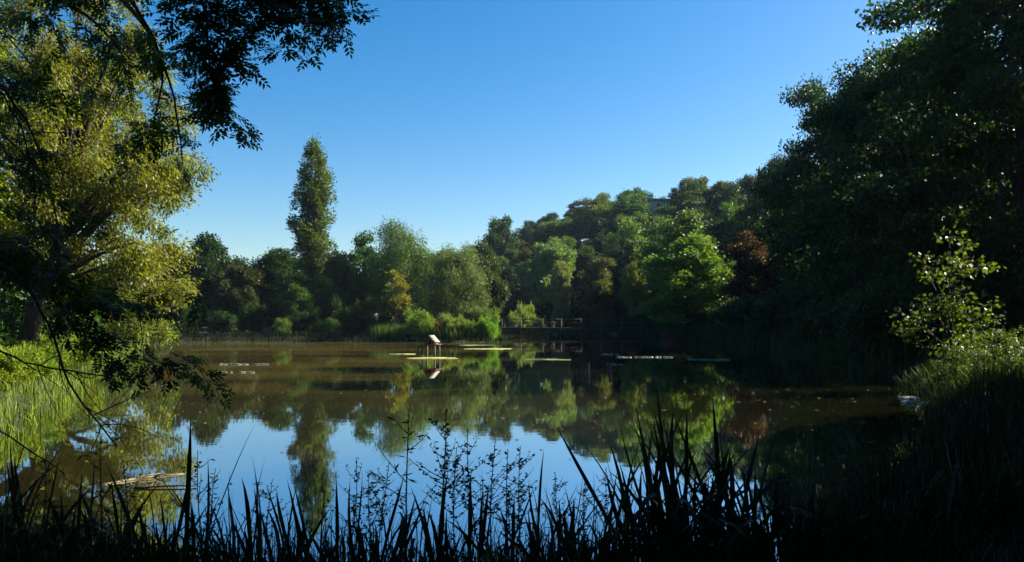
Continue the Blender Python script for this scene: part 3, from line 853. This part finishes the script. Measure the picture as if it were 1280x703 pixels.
mat_patch('algae_mat', 490, 520, 443, 0.8, 'thin algae mat just left of the duck house', M_ALGAE, 'algae mat', 'floating algae mats', 5)
mat_patch('scum_streak', 770, 840, 447, 0.45, 'long pale streak of scum on the dark water below the hill', M_SCUM_GLINT, 'scum streak', 'pale streaks on the water', 6)
mat_patch('scum_streak', 757, 778, 456, 0.6, 'short pale streak of scum nearest on the dark water', M_SCUM_GLINT, 'scum streak', 'pale streaks on the water', 7)
mat_patch('scum_streak', 750, 775, 443.5, 0.4, 'short pale streak of scum above the long one', M_SCUM_GLINT, 'scum streak', 'pale streaks on the water', 8)
mat_patch('scum_streak', 862, 916, 450, 0.45, 'pale streak of scum right of the long one on the dark water', M_SCUM_GLINT, 'scum streak', 'pale streaks on the water', 9)
mat_patch('scum_streak', 262, 335, 456, 0.25, 'pale streak of scum on the brown water by the left bank tree', M_SCUM_GLINT, 'scum streak', 'pale streaks on the water', 10)
mat_patch('scum_streak', 270, 320, 466, 0.25, 'lower pale streak of scum on the brown water', M_SCUM_GLINT, 'scum streak', 'pale streaks on the water', 11)
mat_patch('glint_patch', 1122, 1148, 498, 3, 'bright sun glints painted as pale flecks at the foot of the right bank', M_SCUM_GLINT, 'sun glint', 'painted sun glints by the right bank', 12)  # pale flecks painted in place of sun glints on the water
mat_patch('glint_patch', 1132, 1164, 505, 3, 'lower bright sun glints painted as pale flecks at the foot of the right bank', M_SCUM_GLINT, 'sun glint', 'painted sun glints by the right bank', 13)

# floating leaves, countless
rng = np.random.default_rng(21)
C = np.stack([rng.uniform(-30, 18, 1500), 7 + 70 * rng.random(1500) ** 1.6, np.full(1500, 0.008)], -1)
C = C[sdist(SHORE, C[:, 0], C[:, 1]) > 0.4]
n = len(C)
a = rng.uniform(0, 2 * PI, n)
d = np.stack([np.cos(a), np.sin(a), np.zeros(n)], -1); s_ = np.stack([-np.sin(a), np.cos(a), np.zeros(n)], -1)
L = (rng.uniform(0.03, 0.09, n))[:, None]
V = np.stack([C - d * L, C + s_ * L * 0.5 + [0, 0, 0.004], C + d * L, C - s_ * L * 0.5 + [0, 0, 0.004]], 1).reshape(-1, 3)
o = link('floating_leaves', mesh_np('floating_leaves', V, np.arange(n * 4).reshape(n, 4)), M_LEAF, color=(0.17, 0.14, 0.05))
tag(o, 'fallen leaves and seeds scattered over the pond surface', 'floating leaves', kind='stuff')

# drifting branch on the left
mb = MB()
p0, p1, p2 = W(128, 607, 10.7), W(175, 599, 11.1), W(232, 594, 11.5)
P = np.array([(p.x, p.y, -0.004) for p in (p0, p1, p2)])
B = bez(P[0], P[1] + [0, 0.1, 0.03], P[2], 9)
e = empty('drifting_branch', tuple(P[1]))
link('limb', MB().tube(B - P[1] + [0, 0, 0.0], np.linspace(0.022, 0.008, 9), 7).mesh('limb', True), M_DRIFT, e)
for t_, ang in ((3, 0.9), (5, -0.4)):
    q = B[t_] - P[1]
    link('twig', MB().tube(bez(q, q + [0.12, 0.08 * ang, 0.05], q + [0.26, 0.3 * ang, 0.03], 5), np.linspace(0.013, 0.004, 5), 5).mesh('twig', True), M_DRIFT, e)
tag(e, 'pale bare branch drifting in the olive water near the left bank', 'branch')
mb = MB()
p0, p1 = W(165, 612, 10.4), W(245, 606, 10.6)
e = empty('drifting_stick', ((p0.x + p1.x) / 2, 10.5, 0.01))
q0 = np.array([p0.x - (p0.x + p1.x) / 2, -0.05, 0.0]); q1 = np.array([(p1.x - p0.x) / 2, 0.05, 0.01])
link('limb', MB().tube(bez(q0, (q0 + q1) / 2 + [0, 0.05, 0.02], q1, 7), np.linspace(0.02, 0.008, 7), 6).mesh('limb', True), M_WOOD, e)
link('twig', MB().tube(bez(q0 * 0.4, q0 * 0.4 + [0.05, 0, 0.1], q0 * 0.4 + [0.12, 0.05, 0.16], 5), np.linspace(0.008, 0.003, 5), 5).mesh('twig', True), M_WOOD, e)
tag(e, 'dark thin stick drifting just below the pale branch', 'branch')

# short dark stubs in the water
for i, (px, hgt) in enumerate(((735, 0.40), (762, 0.38), (789, 0.34), (816, 0.34))):
    Y = CZ / ((467 - HY) / F)
    x = (px - CX) / F * Y
    rs = np.random.default_rng(i)
    mb = MB().tube([(0, 0, -0.8), (0.005, 0, 0), (0.012, 0.004, hgt * 0.7), (0.016, 0.006, hgt), (0.017, 0.006, hgt + 0.02)], [0.055, 0.052, 0.048, 0.044, 0.02], 9)
    o = link('dark_stub', mb.mesh('dark_stub', True), M_WOOD, None, (x, Y, 0))
    tag(o, '%s of four short dark stubs from the left in the water' % ordinal(i), 'stub', 'stubs standing in the pond')

# house on the crest
hp = W(826, 245, 205)
hz = hp.z - 1.0
house = empty('house', (hp.x, 205, hz - 6.0), R(18))
tag(house, 'flat-roofed pale building peeking over the trees on the hill crest', 'house')
M_WALL = noise_mat('plaster', (0.30, 0.25, 0.20), (0.38, 0.33, 0.27), 2, 0.9, 0.1)
M_ROOF = noise_mat('flat_roof', (0.10, 0.10, 0.11), (0.16, 0.16, 0.17), 2, 0.9, 0.1)
link('wall', MB().box((0, 0, 2.6), (8, 7, 5.2)).mesh('wall'), M_WALL, house)
link('roof', MB().box((0, 0, 5.42), (9, 8, 0.42)).mesh('roof'), M_ROOF, house)
M_PANE = noise_mat('window_glass', (0.02, 0.025, 0.03), (0.03, 0.035, 0.04), 1, 0.1, 0)
for x in (-2.6, 0, 2.6):
    wdw = link('window', MB().box((x, -3.52, 4.0), (1.3, 0.08, 1.3)).mesh('window'), M_WHITE, house)
    link('pane', MB().box((x, -3.57, 4.0), (1.1, 0.05, 1.1)).mesh('pane'), M_PANE, wdw)

# ------------------------------------------------------------------ grass and reed beds (countless)
def grass(name, pts, h, w, color, label, seed, lean=0.35, seg=2, hvar=0.5):
    rng = np.random.default_rng(seed)
    pts = np.asarray(pts, float)
    n = len(pts)
    a = rng.uniform(0, 2 * PI, n)
    f = rng.uniform(0, 2 * PI, n)
    hh = h * (1 - hvar * rng.random(n))
    ln = lean * hh * rng.random(n)
    s = np.stack([np.cos(a), np.sin(a), np.zeros(n)], -1) * (w * rng.uniform(0.6, 1.2, n))[:, None] * 0.5
    ld = np.stack([np.cos(f), np.sin(f), np.zeros(n)], -1)
    z = np.array([0, 0, 1.0])
    p0 = pts - z * 0.05
    p1 = pts + ld * (ln * 0.3)[:, None] + z * (hh * 0.6)[:, None]
    p2 = pts + ld * ln[:, None] + z * (hh * 0.98)[:, None]
    V = np.stack([p0 - s * 0.7, p0 + s * 0.7, p1 + s, p1 - s, p2], 1).reshape(-1, 3)
    b = np.arange(n)[:, None] * 5
    Qd = b + np.array([0, 1, 2, 3]); T = b + np.array([3, 2, 4])
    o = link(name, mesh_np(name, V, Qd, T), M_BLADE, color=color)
    return tag(o, label, 'grass', kind='stuff')

def scatter(rng, n, x0, x1, y0, y1, cond, zoff=0.0):
    X = rng.uniform(x0, x1, n); Y = rng.uniform(y0, y1, n)
    ds = -sdist(SHORE, X, Y)
    k = cond(X, Y, ds)
    X, Y = X[k], Y[k]
    return np.stack([X, Y, np.maximum(gh(X, Y), -0.15) + zoff], -1)

rng = np.random.default_rng(31)
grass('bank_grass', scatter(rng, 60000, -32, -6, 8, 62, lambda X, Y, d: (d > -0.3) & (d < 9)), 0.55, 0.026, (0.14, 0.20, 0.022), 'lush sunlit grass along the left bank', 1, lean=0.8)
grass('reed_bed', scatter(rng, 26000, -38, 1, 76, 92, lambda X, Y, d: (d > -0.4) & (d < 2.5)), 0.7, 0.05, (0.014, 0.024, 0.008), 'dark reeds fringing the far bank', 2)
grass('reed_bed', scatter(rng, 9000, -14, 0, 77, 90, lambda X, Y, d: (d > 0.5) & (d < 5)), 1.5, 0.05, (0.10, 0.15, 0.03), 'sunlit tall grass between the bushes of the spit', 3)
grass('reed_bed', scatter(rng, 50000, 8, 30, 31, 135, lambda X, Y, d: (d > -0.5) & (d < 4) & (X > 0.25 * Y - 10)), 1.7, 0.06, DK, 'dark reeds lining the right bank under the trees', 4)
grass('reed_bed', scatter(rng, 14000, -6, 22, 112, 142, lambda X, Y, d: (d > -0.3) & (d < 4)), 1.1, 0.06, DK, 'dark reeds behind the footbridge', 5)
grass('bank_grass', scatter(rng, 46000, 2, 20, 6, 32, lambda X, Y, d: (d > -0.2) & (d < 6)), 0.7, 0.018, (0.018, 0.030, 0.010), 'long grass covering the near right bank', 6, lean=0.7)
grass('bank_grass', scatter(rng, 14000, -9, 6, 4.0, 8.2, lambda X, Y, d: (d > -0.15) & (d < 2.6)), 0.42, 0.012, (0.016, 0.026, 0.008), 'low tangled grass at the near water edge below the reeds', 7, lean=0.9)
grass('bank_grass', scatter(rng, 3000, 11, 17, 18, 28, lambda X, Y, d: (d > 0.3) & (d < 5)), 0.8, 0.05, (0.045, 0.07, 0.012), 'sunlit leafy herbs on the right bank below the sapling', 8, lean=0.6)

grass('sedge_fringe', scatter(rng, 2600, -7, 5, 6.3, 8.4, lambda X, Y, d: (d > -1.3) & (d < 0.1)), 0.62, 0.011, (0.016, 0.026, 0.008), 'thin dark sedge stalks standing in the near shallows', 9, lean=0.5)
# ------------------------------------------------------------------ foreground reeds
BL = []
for k in range(10):
    rb = np.random.default_rng(300 + k)
    L = 1.0
    bend = [0.08, 0.2, 0.32, 0.45, 0.6, 0.75, 0.15, 0.38, 0.1, 0.25][k]
    n = 9
    t = np.linspace(0, 1, n)
    y = bend * t ** 2.2
    z = t * (1 - 0.35 * bend * t ** 2)
    if k in (4, 5):
        z = np.where(t > 0.55, z - (t - 0.55) ** 2 * 1.9 * bend / 0.5, z)
    x = 0.02 * np.sin(t * 4 + k)
    wd = 0.5 * 0.032 * (0.75 + 0.5 * t) * np.clip((1 - t) * 3.2, 0.02, 1)
    P = np.stack([x, y, z], -1)
    tw = 0.5 * t * rb.uniform(-1, 1)
    s = np.stack([np.cos(tw), np.sin(tw), 0 * t], -1)
    V = np.stack([P - s * wd[:, None], P + np.array([0, 1, 0]) * (wd * 0.35)[:, None], P + s * wd[:, None]], 1).reshape(-1, 3)
    i = np.arange(n - 1)[:, None] * 3
    Qd = np.vstack([i + np.array([0, 1, 4, 3]), i + np.array([1, 2, 5, 4])])
    me = mesh_np('blade', V, Qd, None, True)
    me.materials.append(M_BLADE)
    BL.append(me)

rf = random.Random(17)
clumps = []
def profile(px):
    """how high the reeds reach in the picture at a column"""
    xs = [-40, 0, 60, 120, 170, 215, 260, 330, 400, 470, 560, 640, 700, 760, 800, 850, 920, 970, 1040, 1120, 1200, 1320]
    ys = [560, 560, 585, 590, 610, 590, 590, 592, 605, 608, 612, 602, 605, 610, 545, 550, 560, 600, 610, 590, 560, 540]
    return np.interp(px, xs, ys)
for i in range(118):
    px = -30 + 1340 * (i + rf.uniform(-0.4, 0.4)) / 118
    clumps.append((px, rf.uniform(6.1, 7.6), profile(px) - 22 + abs(rf.gauss(0, 40)), rf.randint(4, 9), 0.09))
for px, Y, top, n in [(218, 6.3, 532, 4), (812, 6.2, 500, 12), (838, 6.5, 512, 11), (868, 6.2, 520, 11), (895, 6.6, 515, 10), (935, 6.3, 528, 8), (822, 6.7, 520, 10), (855, 6.8, 505, 10), (882, 6.9, 530, 10), (912, 6.7, 535, 9), (965, 6.5, 565, 8), (1010, 6.6, 575, 8), (787, 6.0, 560, 9), (300, 6.4, 575, 9), (455, 6.2, 585, 8), (690, 6.4, 582, 9), (25, 5.8, 545, 10), (8, 6.4, 560, 8)]:
    clumps.append((px, Y, top, n, 0.13))
clumps.sort()
for i, (px, Y, top, n, spr) in enumerate(clumps):
    X = (px - CX) / F * Y
    z0 = max(-0.25, ghs(X, Y) - 0.03)
    ztop = CZ + (HY - top) / F * Y
    Hh = max(0.35, ztop - z0) * (1.12 if spr > 0.1 else 1.0)
    e = empty('reed_clump', (X, Y, z0))
    tag(e, 'dark reed clump at the near water edge, %s from the left' % ordinal(i), 'reeds', 'reed clumps along the near water edge')
    for j in range(n):
        k = rf.choice([0, 1, 1, 2, 2, 3, 3, 4, 4, 5, 5, 6, 7, 8, 9])
        hh = Hh * (1.03 if j == 0 else rf.uniform(0.45, 1.0) ** (0.6 if spr > 0.1 else 1.0))
        b = link('blade', BL[0 if j == 0 else k], None, e, (rf.gauss(0, spr), rf.gauss(0, spr), 0), color=(0.018, 0.030, 0.010))
        b.rotation_euler = (rf.gauss(0, 0.17), rf.gauss(0, 0.19), rf.uniform(0, 6.28))
        ws = rf.uniform(0.75, 1.25)
        b.scale = (ws, hh, hh)

# ------------------------------------------------------------------ foreground weeds
def weed_mesh(seed, nbr, leaf_l, leaf_w, dens):
    """1 m tall branching herb: stem mesh, leaf mesh"""
    r_ = np.random.default_rng(seed)
    st = MB(); LV = []; LQ = []; cnt = 0
    t = np.linspace(0, 1, 9)
    main = np.stack([0.05 * np.sin(t * 3 + seed), 0.04 * np.sin(t * 2.3), t], -1)
    st.tube(main, np.linspace(0.006, 0.0022, 9), 5)
    stems = [(main, 0.35)]
    for b in range(nbr):
        t0 = r_.uniform(0.35, 0.9)
        p = np.array([np.interp(t0, t, main[:, q]) for q in range(3)])
        a = r_.uniform(0, 6.28); ln = r_.uniform(0.14, 0.34) * (1.25 - t0)
        tip = p + np.array([ln * math.cos(a), ln * math.sin(a), ln * r_.uniform(0.5, 1.2)])
        B = bez(p, (p + tip) / 2 - [0, 0, 0.02], tip, 6)
        st.tube(B, np.linspace(0.003, 0.0012, 6), 4)
        stems.append((B, 0.0))
    C = []; D = []
    for S, lo in stems:
        m = max(3, int(dens * np.linalg.norm(S[-1] - S[0]) * 30))
        tt = lo + (1 - lo) * r_.random(m)
        q = tt * (len(S) - 1); i0 = np.minimum(q.astype(int), len(S) - 2); f = (q - i0)[:, None]
        C.append(S[i0] * (1 - f) + S[i0 + 1] * f)
        o_ = r_.normal(0, 1, (m, 3)); o_[:, 2] = np.abs(o_[:, 2]) * 0.4
        D.append(unit(o_))
    V, Qd = leaf_quads(r_, np.vstack(C), np.vstack(D), leaf_l, leaf_w, 0.15, 0.35)
    ms = st.mesh('weed_stem', True); ms.materials.append(M_TWIG)
    ml = mesh_np('weed_leaves', V, Qd); ml.materials.append(M_LEAF)
    return ms, ml
WD = [weed_mesh(1, 9, 0.035, 0.016, 1.0), weed_mesh(2, 14, 0.030, 0.016, 1.9), weed_mesh(3, 7, 0.055, 0.012, 1.1), weed_mesh(4, 18, 0.024, 0.014, 2.0)]
weeds = [(52, 6.0, 560, 2), (130, 6.2, 530, 2), (150, 5.9, 575, 2), (255, 6.6, 562, 0), (275, 6.4, 585, 2), (435, 6.8, 575, 1), (480, 6.9, 578, 3), (508, 6.7, 505, 2), (548, 6.8, 510, 3), (575, 6.9, 560, 3),
         (596, 6.6, 535, 1), (622, 6.7, 552, 3), (640, 6.5, 560, 1), (655, 6.9, 556, 1), (470, 6.4, 590, 1), (735, 6.6, 598, 3), (765, 6.5, 585, 1), (700, 6.6, 590, 3), (985, 6.5, 580, 3), (1060, 6.4, 560, 0), (1150, 6.6, 545, 1), (400, 6.3, 598, 0), (340, 6.4, 600, 3)]
weeds.sort()
for i, (px, Y, top, k) in enumerate(weeds):
    X = (px - CX) / F * Y
    z0 = max(-0.2, ghs(X, Y) - 0.03)
    hh = CZ + (HY - top) / F * Y - z0
    e = empty('weed', (X, Y, z0), rf.uniform(0, 6.28), (max(0.7, hh), max(0.7, hh), hh))
    tag(e, 'thin leafy weed stalk among the near reeds, %s from the left' % ordinal(i), 'weed', 'weed stalks among the near reeds')
    link('stem', WD[k][0], None, e)
    link('foliage', WD[k][1], None, e, color=(0.02, 0.032, 0.010))

# ------------------------------------------------------------------ overhanging tree near the viewpoint
def spray_mesh(seed, ln=0.42, nl=11, leaflet=0.058, wl=0.024):
    r_ = np.random.default_rng(seed)
    mb = MB()
    t = np.linspace(0, 1, 6)
    tw = np.stack([ln * t, 0.03 * np.sin(t * 3), -0.10 * t ** 2], -1)
    mb.tube(tw, np.linspace(0.004, 0.0016, 6), 4, cap=False)
    V2 = []; Q2 = []
    for i in range(nl + 1):
        t0 = (i + 0.7) / (nl + 0.7)
        p = np.array([np.interp(min(t0, 1), t, tw[:, q]) for q in range(3)])
        sgn = 1 if i % 2 else -1
        a = (0 if i == nl else sgn * r_.uniform(0.6, 1.3))
        L = r_.uniform(0.09, 0.14)
        d = np.array([math.cos(a), math.sin(a), r_.uniform(-0.55, 0.05)]); d /= np.linalg.norm(d)
        sd_ = np.cross(d, [0, 0, 1]); sd_ /= np.linalg.norm(sd_)
        up = np.cross(sd_, d)
        roll = r_.uniform(-0.6, 0.6)
        sd_, up = sd_ * math.cos(roll) + up * math.sin(roll), up * math.cos(roll) - sd_ * math.sin(roll)
        for j in range(7):
            if j == 6: b0, dd = p + d * L, d
            else:
                b0 = p + d * L * (0.35 + 0.25 * (j // 2))
                dd = d * 0.55 + sd_ * (1 if j % 2 else -1) * 0.85 + up * r_.uniform(-0.3, 0.1); dd /= np.linalg.norm(dd)
            s2 = np.cross(dd, up); s2 /= np.linalg.norm(s2) + 1e-9
            n2 = np.cross(s2, dd)
            l_ = leaflet * r_.uniform(0.8, 1.2); w_ = wl * r_.uniform(0.85, 1.2)
            base = len(V2)
            V2 += [b0, b0 + dd * l_ * 0.35 + s2 * w_ * 0.5 + n2 * 0.004, b0 + dd * l_ * 0.72 + s2 * w_ * 0.36 + n2 * 0.003, b0 + dd * l_ - n2 * 0.006,
                   b0 + dd * l_ * 0.72 - s2 * w_ * 0.36 + n2 * 0.003, b0 + dd * l_ * 0.35 - s2 * w_ * 0.5 + n2 * 0.004]
            Q2 += [[base, base + 1, base + 2, base + 5], [base + 5, base + 2, base + 3, base + 4]]
    mb.add(V2, Q2)
    me = mb.mesh('leaf_spray')
    me.materials.append(M_LEAF)
    return me
SPR = [spray_mesh(500 + k, ln=(0.20, 0.26, 0.30, 0.23)[k]) for k in range(4)]
ash = empty('overhanging_tree', (-7.2, 1.0, ghs(-7.2, 1.0) - 0.1))
tag(ash, 'near tree overhanging the top left with dark silhouetted leaves and bare drooping twigs', 'tree')
ab = np.array(ash.location)
rt = np.random.default_rng(909)
tp = np.array([(0, 0, -0.3), (0.1, 0.1, 1.5), (0.3, 0.3, 3.0), (0.4, 0.5, 4.6), (0.6, 0.8, 6.5), (0.7, 1.0, 9), (0.8, 1.0, 11.5)])
link('trunk', MB().tube(tp, [0.36, 0.28, 0.25, 0.22, 0.18, 0.12, 0.04], 10).mesh('trunk', True), M_BARK, ash)
ra = random.Random(33)
NSPR = 0
def limb(path, r0, r1, sprays=0, spread=0.12, lo=0.3, hang=0.5, twigs=0):
    """limb through photo points (px, py, distance) starting at a height on the trunk; leaf sprays grow from its outer part"""
    global NSPR
    pts = []
    for p in path:
        if len(p) == 1: pts.append(tp[0] * 0 + np.array([np.interp(p[0], tp[:, 2], tp[:, q]) for q in range(3)]))
        else: pts.append(np.array(W(*p)) - ab)
    pts = np.array(pts)
    # even resample, then smoothing
    m = 6 * (len(pts) - 1) + 1
    cl = np.concatenate([[0], np.cumsum(np.linalg.norm(np.diff(pts, axis=0), axis=1) ** 0.6)])
    tt = np.linspace(0, cl[-1], m)
    P = np.stack([np.interp(tt, cl, pts[:, q]) for q in range(3)], -1)
    for _ in range(3):
        P[1:-1] = 0.25 * P[:-2] + 0.5 * P[1:-1] + 0.25 * P[2:]
    P[1:-1] += rt.normal(0, 0.006, (m - 2, 3))
    mb = MB().tube(P, np.linspace(r0, r1, m), 6)
    for k in range(twigs):
        f = ra.uniform(lo, 0.98) * (m - 1); i = int(f)
        p = P[i]
        dr = unit(rt.normal(0, 1, 3) + np.array([0.4, 0, -0.8]))
        ln = ra.uniform(0.2, 0.6)
        mid = p + dr * ln * 0.5 + rt.normal(0, 0.06, 3)
        tip = p + dr * ln + np.array([ra.uniform(-0.05, 0.15), 0, -0.12])
        mb.tube(bez(p, mid, tip, 6), np.linspace(max(0.004, r1 * 0.9), 0.0015, 6), 4)
    lb = link('limb', mb.mesh('limb', True), M_TWIG, ash)
    for k in range(sprays):
        f = (lo + (1 - lo) * ra.random() ** 0.8) * (m - 1); i = min(int(f), m - 2)
        p = P[i] + (P[i + 1] - P[i]) * (f - i)
        off = rt.normal(0, spread, 3)
        s = link('leaf_spray', SPR[ra.randrange(4)], None, lb, tuple(p + off * [1, 1, 1] - np.array([0, 0, abs(off[2]) * hang])), color=ASHC)
        s.rotation_euler = (ra.uniform(-0.6, 0.6), ra.uniform(-0.3, 0.9), ra.uniform(0, 6.28))
        q = ra.uniform(0.65, 1.0); s.scale = (q, q, q)
        NSPR += 1
ASHC = (0.045, 0.075, 0.018)
# right-hand hanging limbs against the sky
limb([(6.2,), (60, -150, 4.6), (180, -90, 5.4), (248, -25, 5.8), (262, 45, 6.0), (262, 95, 6.0), (280, 142, 6.0)], 0.045, 0.005, 70, 0.07, 0.52)
limb([(6.8,), (120, -190, 4.8), (240, -110, 5.4), (320, -40, 5.8), (338, 2, 6.0), (362, 34, 6.0)], 0.04, 0.005, 34, 0.08, 0.72)
limb([(7.2,), (160, -220, 4.8), (300, -130, 5.6), (375, -45, 6.0), (388, -2, 6.1), (416, 18, 6.1)], 0.04, 0.005, 38, 0.08, 0.72)
limb([(5.4,), (40, -90, 5.2), (130, -40, 6.6), (195, 40, 7.4), (205, 110, 7.6), (190, 160, 7.6)], 0.05, 0.006, 22, 0.2, 0.45)
limb([(5.4,), (70, -60, 5.6), (180, 20, 7.4), (218, 110, 8.2), (228, 205, 8.4)], 0.05, 0.006, 22, 0.2, 0.45)
limb([(5.0,), (0, -60, 5.2), (70, 0, 6.4), (130, 30, 7.0), (160, 80, 7.2)], 0.05, 0.006, 20, 0.25, 0.3)
# left drooping branches
limb([(4.2,), (-60, 60, 4.8), (5, 108, 5.4), (38, 160, 5.8), (58, 215, 6.0), (72, 290, 6.0), (95, 345, 6.0)], 0.018, 0.003, 6, 0.1, 0.5, twigs=18)
limb([(4.0,), (-60, 70, 4.8), (8, 118, 5.4), (34, 175, 5.7), (44, 240, 5.8), (42, 300, 5.8)], 0.013, 0.003, 4, 0.1, 0.5, twigs=14)
limb([(2.4,), (-70, 290, 5.2), (10, 320, 5.8), (60, 345, 6.2), (130, 372, 6.5), (215, 376, 6.8)], 0.016, 0.003, 40, 0.10, 0.5, twigs=8)
limb([(2.2,), (-70, 300, 5.0), (20, 330, 5.8), (75, 380, 6.0), (120, 430, 6.2), (185, 455, 6.3), (242, 458, 6.4)], 0.013, 0.003, 14, 0.06, 0.65, twigs=10)
limb([(2.0,), (-60, 310, 5.0), (30, 345, 5.6), (65, 410, 5.7), (85, 480, 5.7), (112, 520, 5.7), (146, 558, 5.7)], 0.020, 0.005, 0, 0.1, 0.5, twigs=14)
limb([(1.9,), (-70, 380, 5.0), (0, 440, 5.4), (30, 455, 5.5), (75, 462, 5.5), (130, 470, 5.5)], 0.014, 0.005, 0, 0.1, 0.5, twigs=8)
limb([(1.8,), (-80, 480, 4.8), (0, 545, 5.0), (40, 562, 5.1), (78, 590, 5.1)], 0.012, 0.004, 0, 0.1, 0.5, twigs=5)
limb([(3.0,), (-80, 220, 4.8), (0, 262, 5.4), (35, 280, 5.6), (70, 300, 5.7)], 0.014, 0.004, 14, 0.12, 0.4, twigs=3)
# upper crown of that tree above the frame
rng = np.random.default_rng(55)
c, r = lobe_clumps(rng, [(0.8, 0.5, 9.5, 4.0, 3.6, 2.6), (3.2, 1.2, 8.6, 2.6, 2.6, 1.4), (-2.5, 0, 8, 2.6, 2.6, 2.2)], 120, 0.6, 0.3)
P, D = clump_leaves(rng, c, r, 24000, 0.7, 0.2)
V, Qd = leaf_quads(rng, P, D, 0.13, 0.06)
link('crown', mesh_np('crown_ash', V, Qd), M_LEAF, ash, color=ASHC)
# ------------------------------------------------------------------ air
mh, n, l = new_mat('haze')
vol = n.new('ShaderNodeVolumePrincipled')
vol.inputs['Color'].default_value = (0.55, 0.75, 1.0, 1)
vol.inputs['Density'].default_value = 0.00011
vol.inputs['Anisotropy'].default_value = 0.2
out = n.new('ShaderNodeOutputMaterial')
l.new(vol.outputs[0], out.inputs['Volume'])
hz_ = link('haze', MB().box((0, 120, 28), (700, 420, 62)).mesh('haze'), mh)
tag(hz_, 'thin bluish air over the pond and the hill', 'haze', kind='stuff')
print('sprays', NSPR, 'hill trees', len(kept), 'objects', len(COL.objects))
